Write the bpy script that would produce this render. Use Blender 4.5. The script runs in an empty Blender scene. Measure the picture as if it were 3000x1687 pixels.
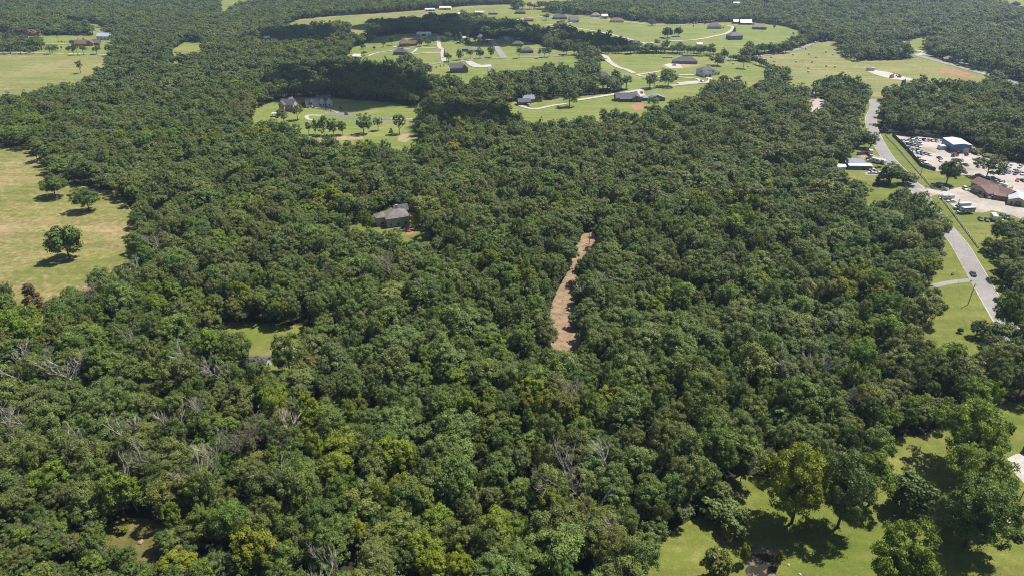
import bpy, bmesh, math, random
import numpy as np
from mathutils import Vector, Matrix
from mathutils.geometry import delaunay_2d_cdt

SC = bpy.context.scene
COL = SC.collection
R_ = math.radians

# ------------------------------------------------------------------ camera, world, sun, exposure
CAM_H = 135.0                       # drone height in metres
FPX = 2000.0                        # focal length for a 3000 px wide frame
PITCH = 27.33                       # degrees below the horizon
SUN_AZ, SUN_EL = 57.0, 60.0         # clockwise from the view direction (+Y), elevation

cam_d = bpy.data.cameras.new('camera')
cam_d.sensor_fit = 'HORIZONTAL'; cam_d.sensor_width = 36.0
cam_d.lens = 36.0 * FPX / 3000.0
cam_d.clip_start = 1.0; cam_d.clip_end = 60000.0
cam = bpy.data.objects.new('camera', cam_d); COL.objects.link(cam)
cam.location = (0, 0, CAM_H); cam.rotation_euler = (R_(90 - PITCH), 0, 0)
SC.camera = cam

world = bpy.data.worlds.new('World'); SC.world = world; world.use_nodes = True
wn = world.node_tree; wn.nodes.clear()
w_out = wn.nodes.new('ShaderNodeOutputWorld'); w_bg = wn.nodes.new('ShaderNodeBackground')
w_sky = wn.nodes.new('ShaderNodeTexSky'); w_sky.sky_type = 'NISHITA'; w_sky.sun_disc = False
w_sky.sun_elevation = R_(SUN_EL); w_sky.sun_rotation = R_(SUN_AZ)
w_sky.altitude = 300; w_sky.air_density = 1.0; w_sky.dust_density = 1.5; w_sky.ozone_density = 1.0
w_bg.inputs['Strength'].default_value = 0.06
wn.links.new(w_sky.outputs[0], w_bg.inputs[0]); wn.links.new(w_bg.outputs[0], w_out.inputs[0])

sun_d = bpy.data.lights.new('sun', 'SUN'); sun_d.energy = 5.0; sun_d.angle = R_(0.53)
sun_d.color = (1.0, 0.945, 0.86)
sun = bpy.data.objects.new('sun', sun_d); COL.objects.link(sun)
SUN_DIR = Vector((math.sin(R_(SUN_AZ)) * math.cos(R_(SUN_EL)), math.cos(R_(SUN_AZ)) * math.cos(R_(SUN_EL)), math.sin(R_(SUN_EL))))
sun.rotation_euler = SUN_DIR.to_track_quat('Z', 'Y').to_euler(); sun.location = (0, 0, 400)

SC.view_settings.view_transform = 'Standard'; SC.view_settings.look = 'None'
SC.view_settings.exposure = 0.86; SC.view_settings.gamma = 1.0; SC.view_settings.use_curve_mapping = False
SC.render.engine = 'CYCLES'
cy = SC.cycles
cy.filter_width = 1.05; cy.max_bounces = 4; cy.diffuse_bounces = 2; cy.glossy_bounces = 2; cy.transmission_bounces = 3
cy.transparent_max_bounces = 8; cy.volume_bounces = 0; cy.use_denoising = True
cy.denoiser = 'OPENIMAGEDENOISE'; cy.denoising_prefilter = 'NONE'; cy.denoising_input_passes = 'RGB_ALBEDO_NORMAL'
cy.use_adaptive_sampling = False
cy.volume_step_rate = 4.0

# ------------------------------------------------------------------ the lie of the land
def smooth(a, b, v):
    t = np.clip((np.asarray(v, float) - a) / (b - a), 0, 1); return t * t * (3 - 2 * t)

def terrain(x, y):
    x = np.asarray(x, float); y = np.asarray(y, float)
    ramp = smooth(540, 900, y)
    z = 2.6 * np.sin(x / 95.0 + 1.1) * np.cos(y / 120.0 - 0.6) + 2.2 * np.sin((x + 0.7 * y) / 150.0 + 2.0) + 1.6 * np.cos((y - 0.3 * x) / 75.0)
    return z * ramp

_TH = R_(PITCH)
_FW = np.array([0, math.cos(_TH), -math.sin(_TH)]); _UP = np.array([0, math.sin(_TH), math.cos(_TH)])

def at(px, py, z=0.0):
    """ground point (x, y, ground z) of the place seen at that point of the photograph, z metres above the ground"""
    d = _FW + (px - 1500.0) / FPX * np.array([1.0, 0, 0]) - (py - 843.5) / FPX * _UP
    h = 0.0
    for _ in range(40):
        t = (h + z - CAM_H) / d[2]; p = d * t
        h = float(terrain(p[0], p[1]))
    return (float(p[0]), float(p[1]), h)

def proj(x, y, z):
    x = np.asarray(x, float); y = np.asarray(y, float); z = np.asarray(z, float) - CAM_H
    w = y * _FW[1] + z * _FW[2]
    return 1500 + FPX * x / w, 843.5 - FPX * (y * _UP[1] + z * _UP[2]) / w, FPX / w

def ppm(px, py):
    p = at(px, py); return float(proj(*p)[2])

# ------------------------------------------------------------------ helpers
def tag(o, label=None, cat=None, group=None, kind=None):
    if label: o['label'] = label
    if cat: o['category'] = cat
    if group: o['group'] = group
    if kind: o['kind'] = kind
    return o

class MB:
    """collects faces; build() links them as one mesh object"""
    def __init__(self): self.v = []; self.f = []; self.mi = []
    def add(self, vs, fs, mi=0):
        b = len(self.v); self.v += [tuple(p) for p in vs]
        for q in fs: self.f.append(tuple(b + i for i in q)); self.mi.append(mi)
        return self
    def box(self, x0, y0, z0, x1, y1, z1, mi=0):
        return self.add([(x0,y0,z0),(x1,y0,z0),(x1,y1,z0),(x0,y1,z0),(x0,y0,z1),(x1,y0,z1),(x1,y1,z1),(x0,y1,z1)],
                        [(0,3,2,1),(4,5,6,7),(0,1,5,4),(1,2,6,5),(2,3,7,6),(3,0,4,7)], mi)
    def tube(self, pts, rads, n=6, mi=0, cap=True):
        P = [Vector(p) for p in pts]; rings = []
        for i, p in enumerate(P):
            d = (P[min(i+1, len(P)-1)] - P[max(i-1, 0)]).normalized()
            u = d.cross(Vector((0.31, 0.95, 0.05))).normalized(); w = d.cross(u)
            rings.append([p + (u * math.cos(2*math.pi*k/n) + w * math.sin(2*math.pi*k/n)) * rads[i] for k in range(n)])
        vs = [q for r in rings for q in r]; fs = []
        for i in range(len(P) - 1):
            for k in range(n):
                k2 = (k + 1) % n; fs.append((i*n+k, i*n+k2, (i+1)*n+k2, (i+1)*n+k))
        if cap: fs.append(tuple(range((len(P)-1)*n, len(P)*n))); fs.append(tuple(reversed(range(n))))
        return self.add(vs, fs, mi)
    def prism(self, prof, x0, x1, axis='x', mi=0):
        """profile of (a, z) pairs swept along x (profile in y,z) or y (profile in x,z)"""
        n = len(prof)
        if axis == 'x': vs = [(x0, a, z) for a, z in prof] + [(x1, a, z) for a, z in prof]
        else: vs = [(a, x0, z) for a, z in prof] + [(a, x1, z) for a, z in prof]
        fs = [tuple(range(n)), tuple(reversed(range(n, 2*n)))] + [(i, n+i, n+(i+1) % n, (i+1) % n) for i in range(n)]
        return self.add(vs, fs, mi)
    def mesh(self, name, mats, smoothf=False):
        me = bpy.data.meshes.new(name); me.from_pydata(self.v, [], self.f)
        for m in (mats if isinstance(mats, (list, tuple)) else [mats]): me.materials.append(m)
        if any(self.mi): me.polygons.foreach_set('material_index', self.mi)
        if smoothf: me.polygons.foreach_set('use_smooth', [True] * len(me.polygons))
        me.update(); return me
    def build(self, name, mats, parent=None, smoothf=False):
        return link(name, self.mesh(name, mats, smoothf), parent)

def fixnormals(me):
    bm = bmesh.new(); bm.from_mesh(me); bmesh.ops.recalc_face_normals(bm, faces=bm.faces); bm.to_mesh(me); bm.free(); return me

def link(name, data, parent=None):
    o = bpy.data.objects.new(name, data); COL.objects.link(o)
    if parent is not None: o.parent = parent
    return o

def empty(name, loc, rz=0.0):
    o = bpy.data.objects.new(name, None); COL.objects.link(o)
    o.empty_display_size = 0.5; o.location = loc; o.rotation_euler = (0, 0, rz); return o

def copy_tree(o, parent=None):
    c = o.copy(); COL.objects.link(c); c.parent = parent
    for ch in list(o.children): copy_tree(ch, c)
    return c

# ------------------------------------------------------------------ materials
def nt(name):
    m = bpy.data.materials.new(name); m.use_nodes = True; t = m.node_tree; t.nodes.clear()
    out = t.nodes.new('ShaderNodeOutputMaterial'); b = t.nodes.new('ShaderNodeBsdfPrincipled')
    t.links.new(b.outputs[0], out.inputs[0]); return m, t, b, out

def N(t, kind, **kw):
    n = t.nodes.new(kind)
    for k, v in kw.items():
        if k in n.inputs: n.inputs[k].default_value = v
        else: setattr(n, k, v)
    return n

def noise(t, vec, scale, detail=4, rough=0.55):
    n = t.nodes.new('ShaderNodeTexNoise'); n.inputs['Scale'].default_value = scale
    n.inputs['Detail'].default_value = detail; n.inputs['Roughness'].default_value = rough
    t.links.new(vec, n.inputs['Vector']); return n.outputs['Fac']

def ramp(t, fac, stops):
    r = t.nodes.new('ShaderNodeValToRGB'); e = r.color_ramp.elements
    while len(e) > 1: e.remove(e[0])
    e[0].position = stops[0][0]; e[0].color = (*stops[0][1], 1)
    for p, c in stops[1:]:
        q = e.new(p); q.color = (*c, 1)
    t.links.new(fac, r.inputs[0]); return r.outputs[0]

def mixc(t, fac, a, b, mode='MIX'):
    m = t.nodes.new('ShaderNodeMix'); m.data_type = 'RGBA'; m.blend_type = mode
    for s, v in ((m.inputs[0], fac), (m.inputs[6], a), (m.inputs[7], b)):
        if hasattr(v, 'links') or isinstance(v, bpy.types.NodeSocket): t.links.new(v, s)
        elif isinstance(v, (int, float)): s.default_value = v
        else: s.default_value = (*v, 1)
    return m.outputs[2]

def sc(t, col, fac):
    """colour scaled by a value 0.., used for fine variation"""
    return mixc(t, 1.0, col, fac, 'MULTIPLY')

def bump(t, b, h, strength, dist):
    n = t.nodes.new('ShaderNodeBump'); n.inputs['Strength'].default_value = strength; n.inputs['Distance'].default_value = dist
    t.links.new(h, n.inputs['Height']); t.links.new(n.outputs[0], b.inputs['Normal'])

def pos(t): return t.nodes.new('ShaderNodeNewGeometry').outputs['Position']
def stretch(t, v, s, rot=0):
    m = t.nodes.new('ShaderNodeMapping'); m.inputs['Scale'].default_value = s; m.inputs['Rotation'].default_value = (0, 0, rot)
    t.links.new(v, m.inputs[0]); return m.outputs[0]

def mat_grass(name, green, yellow, tan, tan_amt=0.62, big=0.018, streak_rot=0.3):
    m, t, b, o = nt(name); p = pos(t)
    n1 = noise(t, p, big, 5, 0.6); n2 = noise(t, stretch(t, p, (0.05, 0.3, 1), streak_rot), 1.0, 4, 0.6)
    n3 = noise(t, p, 0.35, 6, 0.7); n4 = noise(t, p, 2.2, 4, 0.7)
    base = mixc(t, ramp(t, n1, [(0.35, (0,)*3), (0.66, (1,)*3)]), green, yellow)
    base = mixc(t, ramp(t, n2, [(0.45, (0,)*3), (0.75, (0.55,)*3)]), base, yellow)
    dry = mixc(t, 0.5, n1, n3)
    base = mixc(t, ramp(t, dry, [(tan_amt - 0.06, (0,)*3), (tan_amt + 0.06, (1,)*3)]), base, tan)
    base = sc(t, base, ramp(t, n4, [(0.25, (0.72,)*3), (0.75, (1.2,)*3)]))
    base = sc(t, base, ramp(t, n3, [(0.3, (0.78,)*3), (0.7, (1.15,)*3)]))
    n5 = noise(t, stretch(t, p, (0.012, 0.16, 1), streak_rot + 0.5), 1.0, 3, 0.5); n6 = noise(t, p, 0.07, 5, 0.65)
    base = sc(t, base, ramp(t, n5, [(0.35, (0.86,)*3), (0.65, (1.12,)*3)]))
    base = mixc(t, ramp(t, n6, [(0.52, (0,)*3), (0.68, (0.55,)*3)]), base, [0.5 * (a + c) for a, c in zip(yellow, tan)])
    base = mixc(t, ramp(t, n6, [(0.30, (0.5,)*3), (0.42, (0,)*3)]), base, [g * 0.78 for g in green])
    t.links.new(base, b.inputs['Base Color']); b.inputs['Roughness'].default_value = 0.9; b.inputs['Specular IOR Level'].default_value = 0.15
    bump(t, b, n4, 0.6, 0.25); return m

def mat_noise(name, c1, c2, scale=1.0, rough=0.85, bumps=0.3, dist=0.05, spec=0.3, c3=None, metallic=0.0):
    m, t, b, o = nt(name); p = pos(t)
    n1 = noise(t, p, scale, 6, 0.65); n2 = noise(t, p, scale * 9, 3, 0.6)
    col = ramp(t, n1, [(0.3, c1), (0.7, c2)] if c3 is None else [(0.28, c1), (0.52, c2), (0.74, c3)])
    col = sc(t, col, ramp(t, n2, [(0.2, (0.82,)*3), (0.8, (1.15,)*3)]))
    t.links.new(col, b.inputs['Base Color']); b.inputs['Roughness'].default_value = rough
    b.inputs['Specular IOR Level'].default_value = spec; b.inputs['Metallic'].default_value = metallic
    if bumps: bump(t, b, n2, bumps, dist)
    return m

def mat_tinted(name, rough=0.35, spec=0.5, coat=0.0, metallic=0.0, dirt=0.12):
    """paint whose colour comes from the object's own tint property"""
    m, t, b, o = nt(name)
    a = t.nodes.new('ShaderNodeAttribute'); a.attribute_type = 'INSTANCER'; a.attribute_name = 'tint'
    n = noise(t, pos(t), 1.3, 4)
    col = mixc(t, ramp(t, n, [(0.5, (0,)*3), (0.8, (dirt,)*3)]), a.outputs['Color'], (0.30, 0.26, 0.2))
    t.links.new(col, b.inputs['Base Color']); b.inputs['Roughness'].default_value = rough
    b.inputs['Specular IOR Level'].default_value = spec; b.inputs['Coat Weight'].default_value = coat; b.inputs['Metallic'].default_value = metallic
    return m

def mat_leaf(name, transl=0.22):
    m, t, b, o = nt(name)
    a = t.nodes.new('ShaderNodeAttribute'); a.attribute_type = 'INSTANCER'; a.attribute_name = 'tint'
    lv = t.nodes.new('ShaderNodeAttribute'); lv.attribute_type = 'GEOMETRY'; lv.attribute_name = 'leafv'
    col = sc(t, a.outputs['Color'], ramp(t, lv.outputs['Fac'], [(0.0, (0.55, 0.6, 0.7)), (0.5, (1.0, 1.0, 1.0)), (1.0, (1.5, 1.4, 1.05))]))
    t.links.new(col, b.inputs['Base Color']); b.inputs['Roughness'].default_value = 0.55; b.inputs['Specular IOR Level'].default_value = 0.28
    tr = t.nodes.new('ShaderNodeBsdfTranslucent')
    t.links.new(mixc(t, 1.0, col, (1.25, 1.3, 0.6), 'MULTIPLY'), tr.inputs['Color'])
    mx = t.nodes.new('ShaderNodeMixShader'); mx.inputs[0].default_value = transl
    t.links.new(b.outputs[0], mx.inputs[1]); t.links.new(tr.outputs[0], mx.inputs[2]); t.links.new(mx.outputs[0], o.inputs[0])
    return m

def mat_roof(name, c1, c2, course=0.35):
    m, t, b, o = nt(name)
    tc = t.nodes.new('ShaderNodeTexCoord').outputs['Object']
    br = t.nodes.new('ShaderNodeTexBrick'); br.inputs['Scale'].default_value = 1.0
    br.inputs['Brick Width'].default_value = 0.9; br.inputs['Row Height'].default_value = course
    br.inputs['Mortar Size'].default_value = 0.02; br.inputs['Bias'].default_value = 0
    br.inputs['Color1'].default_value = (*c1, 1); br.inputs['Color2'].default_value = (*c2, 1)
    br.inputs['Mortar'].default_value = (*[v * 0.6 for v in c1], 1)
    t.links.new(tc, br.inputs['Vector'])
    n = noise(t, pos(t), 0.5, 5)
    col = sc(t, br.outputs['Color'], ramp(t, n, [(0.3, (0.82,)*3), (0.7, (1.15,)*3)]))
    t.links.new(col, b.inputs['Base Color']); b.inputs['Roughness'].default_value = 0.85; b.inputs['Specular IOR Level'].default_value = 0.25
    return m

def mat_ribbed(name, c, rough=0.4, metallic=0.0, period=0.4, spec=0.5):
    m, t, b, o = nt(name)
    tc = t.nodes.new('ShaderNodeTexCoord').outputs['Object']
    w = t.nodes.new('ShaderNodeTexWave'); w.inputs['Scale'].default_value = 1.0 / period; w.bands_direction = 'X'; t.links.new(tc, w.inputs['Vector'])
    n = noise(t, pos(t), 0.35, 5)
    col = sc(t, mixc(t, 0.0, c, c), ramp(t, n, [(0.25, (0.85,)*3), (0.7, (1.08,)*3)]))
    t.links.new(col, b.inputs['Base Color']); b.inputs['Roughness'].default_value = rough; b.inputs['Metallic'].default_value = metallic
    b.inputs['Specular IOR Level'].default_value = spec
    bump(t, b, w.outputs['Fac'], 0.5, 0.03); return m

M = {}
M['forest_floor'] = mat_noise('forest_floor', (0.026, 0.021, 0.012), (0.032, 0.036, 0.014), 0.25, 0.95, 0.4, 0.1, 0.1)
M['meadow'] = mat_grass('meadow', (0.115, 0.130, 0.030), (0.165, 0.160, 0.050), (0.25, 0.19, 0.10), 0.53, 0.02)
M['hayfield'] = mat_grass('hayfield', (0.135, 0.155, 0.045), (0.185, 0.182, 0.065), (0.23, 0.195, 0.10), 0.57, 0.012, 0.9)
M['lawn'] = mat_grass('lawn', (0.090, 0.118, 0.018), (0.132, 0.145, 0.031), (0.185, 0.15, 0.065), 0.62, 0.03)
M['green_lawn'] = mat_grass('green_lawn', (0.110, 0.150, 0.032), (0.165, 0.182, 0.050), (0.20, 0.175, 0.075), 0.60, 0.015)
M['scrub_grass'] = mat_grass('scrub_grass', (0.085, 0.085, 0.02), (0.12, 0.11, 0.035), (0.16, 0.125, 0.055), 0.55, 0.05)
M['mulch'] = mat_noise('mulch', (0.135, 0.092, 0.055), (0.225, 0.160, 0.100), 0.35, 0.95, 0.9, 0.25, 0.1, (0.30, 0.23, 0.155))
M['red_soil'] = mat_noise('red_soil', (0.20, 0.10, 0.055), (0.27, 0.15, 0.09), 0.08, 0.95, 0.4, 0.1, 0.1, (0.17, 0.16, 0.06))
M['bare_soil'] = mat_noise('bare_soil', (0.20, 0.15, 0.085), (0.27, 0.21, 0.14), 0.2, 0.95, 0.4, 0.1, 0.1, (0.16, 0.165, 0.055))
M['gravel'] = mat_noise('gravel', (0.20, 0.165, 0.125), (0.31, 0.28, 0.25), 0.05, 0.95, 0.4, 0.05, 0.2, (0.37, 0.345, 0.32))
M['concrete'] = mat_noise('concrete', (0.29, 0.27, 0.235), (0.38, 0.36, 0.33), 0.06, 0.9, 0.15, 0.02, 0.3)
M['asphalt'] = mat_noise('asphalt', (0.165, 0.158, 0.152), (0.235, 0.225, 0.22), 0.05, 0.9, 0.2, 0.02, 0.3)
M['grey_road'] = mat_noise('grey_road', (0.17, 0.165, 0.16), (0.225, 0.22, 0.21), 0.06, 0.9, 0.2, 0.02, 0.3)
M['dark_asphalt'] = mat_noise('dark_asphalt', (0.10, 0.10, 0.115), (0.15, 0.15, 0.165), 0.15, 0.85, 0.2, 0.02, 0.3)
M['pad'] = mat_noise('pad', (0.22, 0.21, 0.2), (0.28, 0.27, 0.26), 0.3, 0.9, 0.1, 0.02)
M['paving_red'] = mat_noise('paving_red', (0.27, 0.085, 0.08), (0.36, 0.15, 0.14), 0.35, 0.9, 0.1, 0.02)
M['bark'] = mat_noise('bark', (0.06, 0.048, 0.036), (0.13, 0.105, 0.08), 2.0, 0.95, 0.5, 0.05, 0.1)
M['dead_wood'] = mat_noise('dead_wood', (0.25, 0.22, 0.195), (0.38, 0.34, 0.31), 1.5, 0.95, 0.3, 0.03, 0.1)
M['dead_twig'] = mat_noise('dead_twig', (0.16, 0.12, 0.10), (0.25, 0.20, 0.17), 1.5, 0.95, 0, 0.03, 0.1)
M['leaf'] = mat_leaf('leaf')
M['glass'] = mat_noise('glass', (0.015, 0.018, 0.024), (0.03, 0.035, 0.045), 0.4, 0.08, 0, 0.01, 0.6)
M['tyre'] = mat_noise('tyre', (0.015,)*3, (0.03,)*3, 3.0, 0.9, 0, 0.01, 0.2)
M['paint'] = mat_tinted('paint', 0.28, 0.5, 0.5)
M['siding'] = mat_tinted('siding', 0.8, 0.25, 0.0, 0.0, 0.10)
M['trim'] = mat_noise('trim', (0.42, 0.42, 0.41), (0.5, 0.5, 0.49), 1.0, 0.6, 0)
M['chrome'] = mat_noise('chrome', (0.35, 0.35, 0.36), (0.45, 0.45, 0.46), 1.0, 0.35, 0, metallic=0.7)
M['roof_dark'] = mat_roof('roof_dark', (0.07, 0.071, 0.088), (0.105, 0.105, 0.125))
M['roof_grey'] = mat_roof('roof_grey', (0.125, 0.113, 0.113), (0.165, 0.15, 0.148))
M['roof_brown'] = mat_roof('roof_brown', (0.125, 0.078, 0.07), (0.165, 0.105, 0.095))
M['roof_tan'] = mat_roof('roof_tan', (0.20, 0.165, 0.135), (0.25, 0.21, 0.175))
M['roof_red'] = mat_roof('roof_red', (0.17, 0.095, 0.072), (0.215, 0.125, 0.095))
M['metal_white'] = mat_ribbed('metal_white', (0.52, 0.52, 0.51), 0.45)
M['metal_blue'] = mat_ribbed('metal_blue', (0.045, 0.155, 0.24), 0.45)
M['metal_bluegrey'] = mat_ribbed('metal_bluegrey', (0.17, 0.195, 0.24), 0.65, spec=0.2)
M['metal_grey'] = mat_ribbed('metal_grey', (0.34, 0.36, 0.39), 0.6, spec=0.3)
M['wood_dark'] = mat_noise('wood_dark', (0.075, 0.062, 0.05), (0.13, 0.105, 0.085), 0.8, 0.9, 0.2, 0.02)
M['wood_grey'] = mat_noise('wood_grey', (0.26, 0.23, 0.20), (0.36, 0.33, 0.29), 1.0, 0.9, 0.2, 0.02)
M['rail'] = mat_noise('rail', (0.27, 0.275, 0.25), (0.36, 0.365, 0.335), 0.6, 0.8, 0.1, 0.01)
M['pole_wood'] = mat_noise('pole_wood', (0.15, 0.12, 0.095), (0.24, 0.20, 0.165), 1.5, 0.9, 0.2, 0.02)
M['wire'] = mat_noise('wire', (0.05,)*3, (0.07,)*3, 1.0, 0.6, 0)
M['hay'] = mat_noise('hay', (0.42, 0.39, 0.32), (0.55, 0.51, 0.43), 2.0, 0.95, 0.5, 0.05)
M['stone'] = mat_noise('stone', (0.28, 0.25, 0.22), (0.42, 0.38, 0.33), 1.2, 0.9, 0.4, 0.04)
M['reed_dry'] = mat_noise('reed_dry', (0.20, 0.145, 0.09), (0.30, 0.225, 0.15), 1.5, 0.95, 0.3, 0.03)
m_, t_, b_, o_ = nt('pond_water')
n_ = noise(t_, pos(t_), 0.45, 6, 0.7)
n2_ = noise(t_, pos(t_), 0.16, 3, 0.6)
scum = ramp(t_, mixc(t_, 0.45, n_, n2_), [(0.495, (0,)*3), (0.515, (1,)*3)])
t_.links.new(mixc(t_, scum, (0.030, 0.028, 0.022), (0.115, 0.088, 0.055)), b_.inputs['Base Color'])
t_.links.new(ramp(t_, scum, [(0, (0.06,)*3), (1, (0.8,)*3)]), b_.inputs['Roughness'])
M['pond_water'] = m_
# mural on the box truck: loose white and grey-green sweeps under a plain band
m_, t_, b_, o_ = nt('mural')
n_ = noise(t_, t_.nodes.new('ShaderNodeTexCoord').outputs['Object'], 0.8, 3, 0.5)
t_.links.new(ramp(t_, n_, [(0.38, (0.07, 0.10, 0.10)), (0.47, (0.20, 0.27, 0.25)), (0.53, (0.62, 0.65, 0.62)), (0.6, (0.13, 0.18, 0.17))]), b_.inputs['Base Color'])
b_.inputs['Roughness'].default_value = 0.4; M['mural'] = m_

# ------------------------------------------------------------------ ground, fields, roads
def gpoly(pts, tz=11.5):
    out = []
    for p in pts:
        q = at(p[0], p[1], (tz if p[2] == 't' else p[2]) if len(p) > 2 else 0.0); out.append((q[0], q[1]))
    return out

_jr = random.Random(5)
def ragged(poly, step=7.0, amp=0.8):
    out = []
    for i, a in enumerate(poly):
        b = poly[(i + 1) % len(poly)]; L = math.hypot(b[0]-a[0], b[1]-a[1]); n = max(1, min(60, int(L / step)))
        for k in range(n):
            f = k / n; j = amp if k else 0.0
            out.append((a[0] + (b[0]-a[0]) * f + _jr.uniform(-j, j), a[1] + (b[1]-a[1]) * f + _jr.uniform(-j, j)))
    return out

def drape(name, poly, mat, lift, amp=0.0, parent=None, **tg):
    if amp: poly = ragged(poly, max(4.0, amp * 8), amp)
    bm = bmesh.new()
    cv, _e, cf = delaunay_2d_cdt([Vector(p) for p in poly], [(i, (i + 1) % len(poly)) for i in range(len(poly))], [], 1, 1e-4)[:3]
    bv = [bm.verts.new((c.x, c.y, 0)) for c in cv]
    for q in cf: bm.faces.new([bv[i] for i in q])
    bmesh.ops.delete(bm, geom=[v for v in bm.verts if not v.link_faces], context='VERTS')
    ys = [p[1] for p in poly]; xs = [p[0] for p in poly]
    if max(ys) > 535:
        s = 22.0
        for lo, hi, no in ((min(xs), max(xs), (1, 0, 0)), (min(ys), max(ys), (0, 1, 0))):
            k = math.ceil(lo / s) * s
            while k < hi:
                bmesh.ops.bisect_plane(bm, geom=bm.verts[:] + bm.edges[:] + bm.faces[:], plane_co=(k if no[0] else 0, k if no[1] else 0, 0), plane_no=no)
                k += s
    for v in bm.verts:
        far = 1.0 + 2.5 * float(smooth(520, 640, v.co.y))
        v.co.z = float(terrain(v.co.x, v.co.y)) + lift * far
    bmesh.ops.recalc_face_normals(bm, faces=bm.faces)
    if sum(f.normal.z for f in bm.faces) < 0: bmesh.ops.reverse_faces(bm, faces=bm.faces)
    me = bpy.data.meshes.new(name); bm.to_mesh(me); bm.free(); me.materials.append(mat)
    o = link(name, me, parent); tag(o, kind='structure', **tg); return o

# ground sheet: fine where the land rolls, one great ring out to the horizon
gx = np.concatenate([[-40000, -8000, -3600], np.arange(-2400, 2401, 25), [3600, 8000, 40000]])
gy = np.concatenate([[-40000, -6000, -600, 0, 300, 500], np.arange(525, 2426, 25), [4000, 9000, 60000]])
GX, GY = np.meshgrid(gx, gy); edge = smooth(2600, 2300, np.abs(GX)) * smooth(2425, 2200, GY)
GZ = terrain(GX, GY) * (1 - smooth(2200, 2425, GY)) * (1 - smooth(2200, 2400, np.abs(GX)))
nx, ny = len(gx), len(gy)
me = bpy.data.meshes.new('ground')
me.from_pydata(np.stack([GX.ravel(), GY.ravel(), GZ.ravel()], 1).tolist(), [],
               [(j*nx+i, j*nx+i+1, (j+1)*nx+i+1, (j+1)*nx+i) for j in range(ny-1) for i in range(nx-1)])
me.materials.append(M['forest_floor']); me.update()
tag(link('ground', me), 'dark forest floor under the woods', kind='structure')

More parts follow.
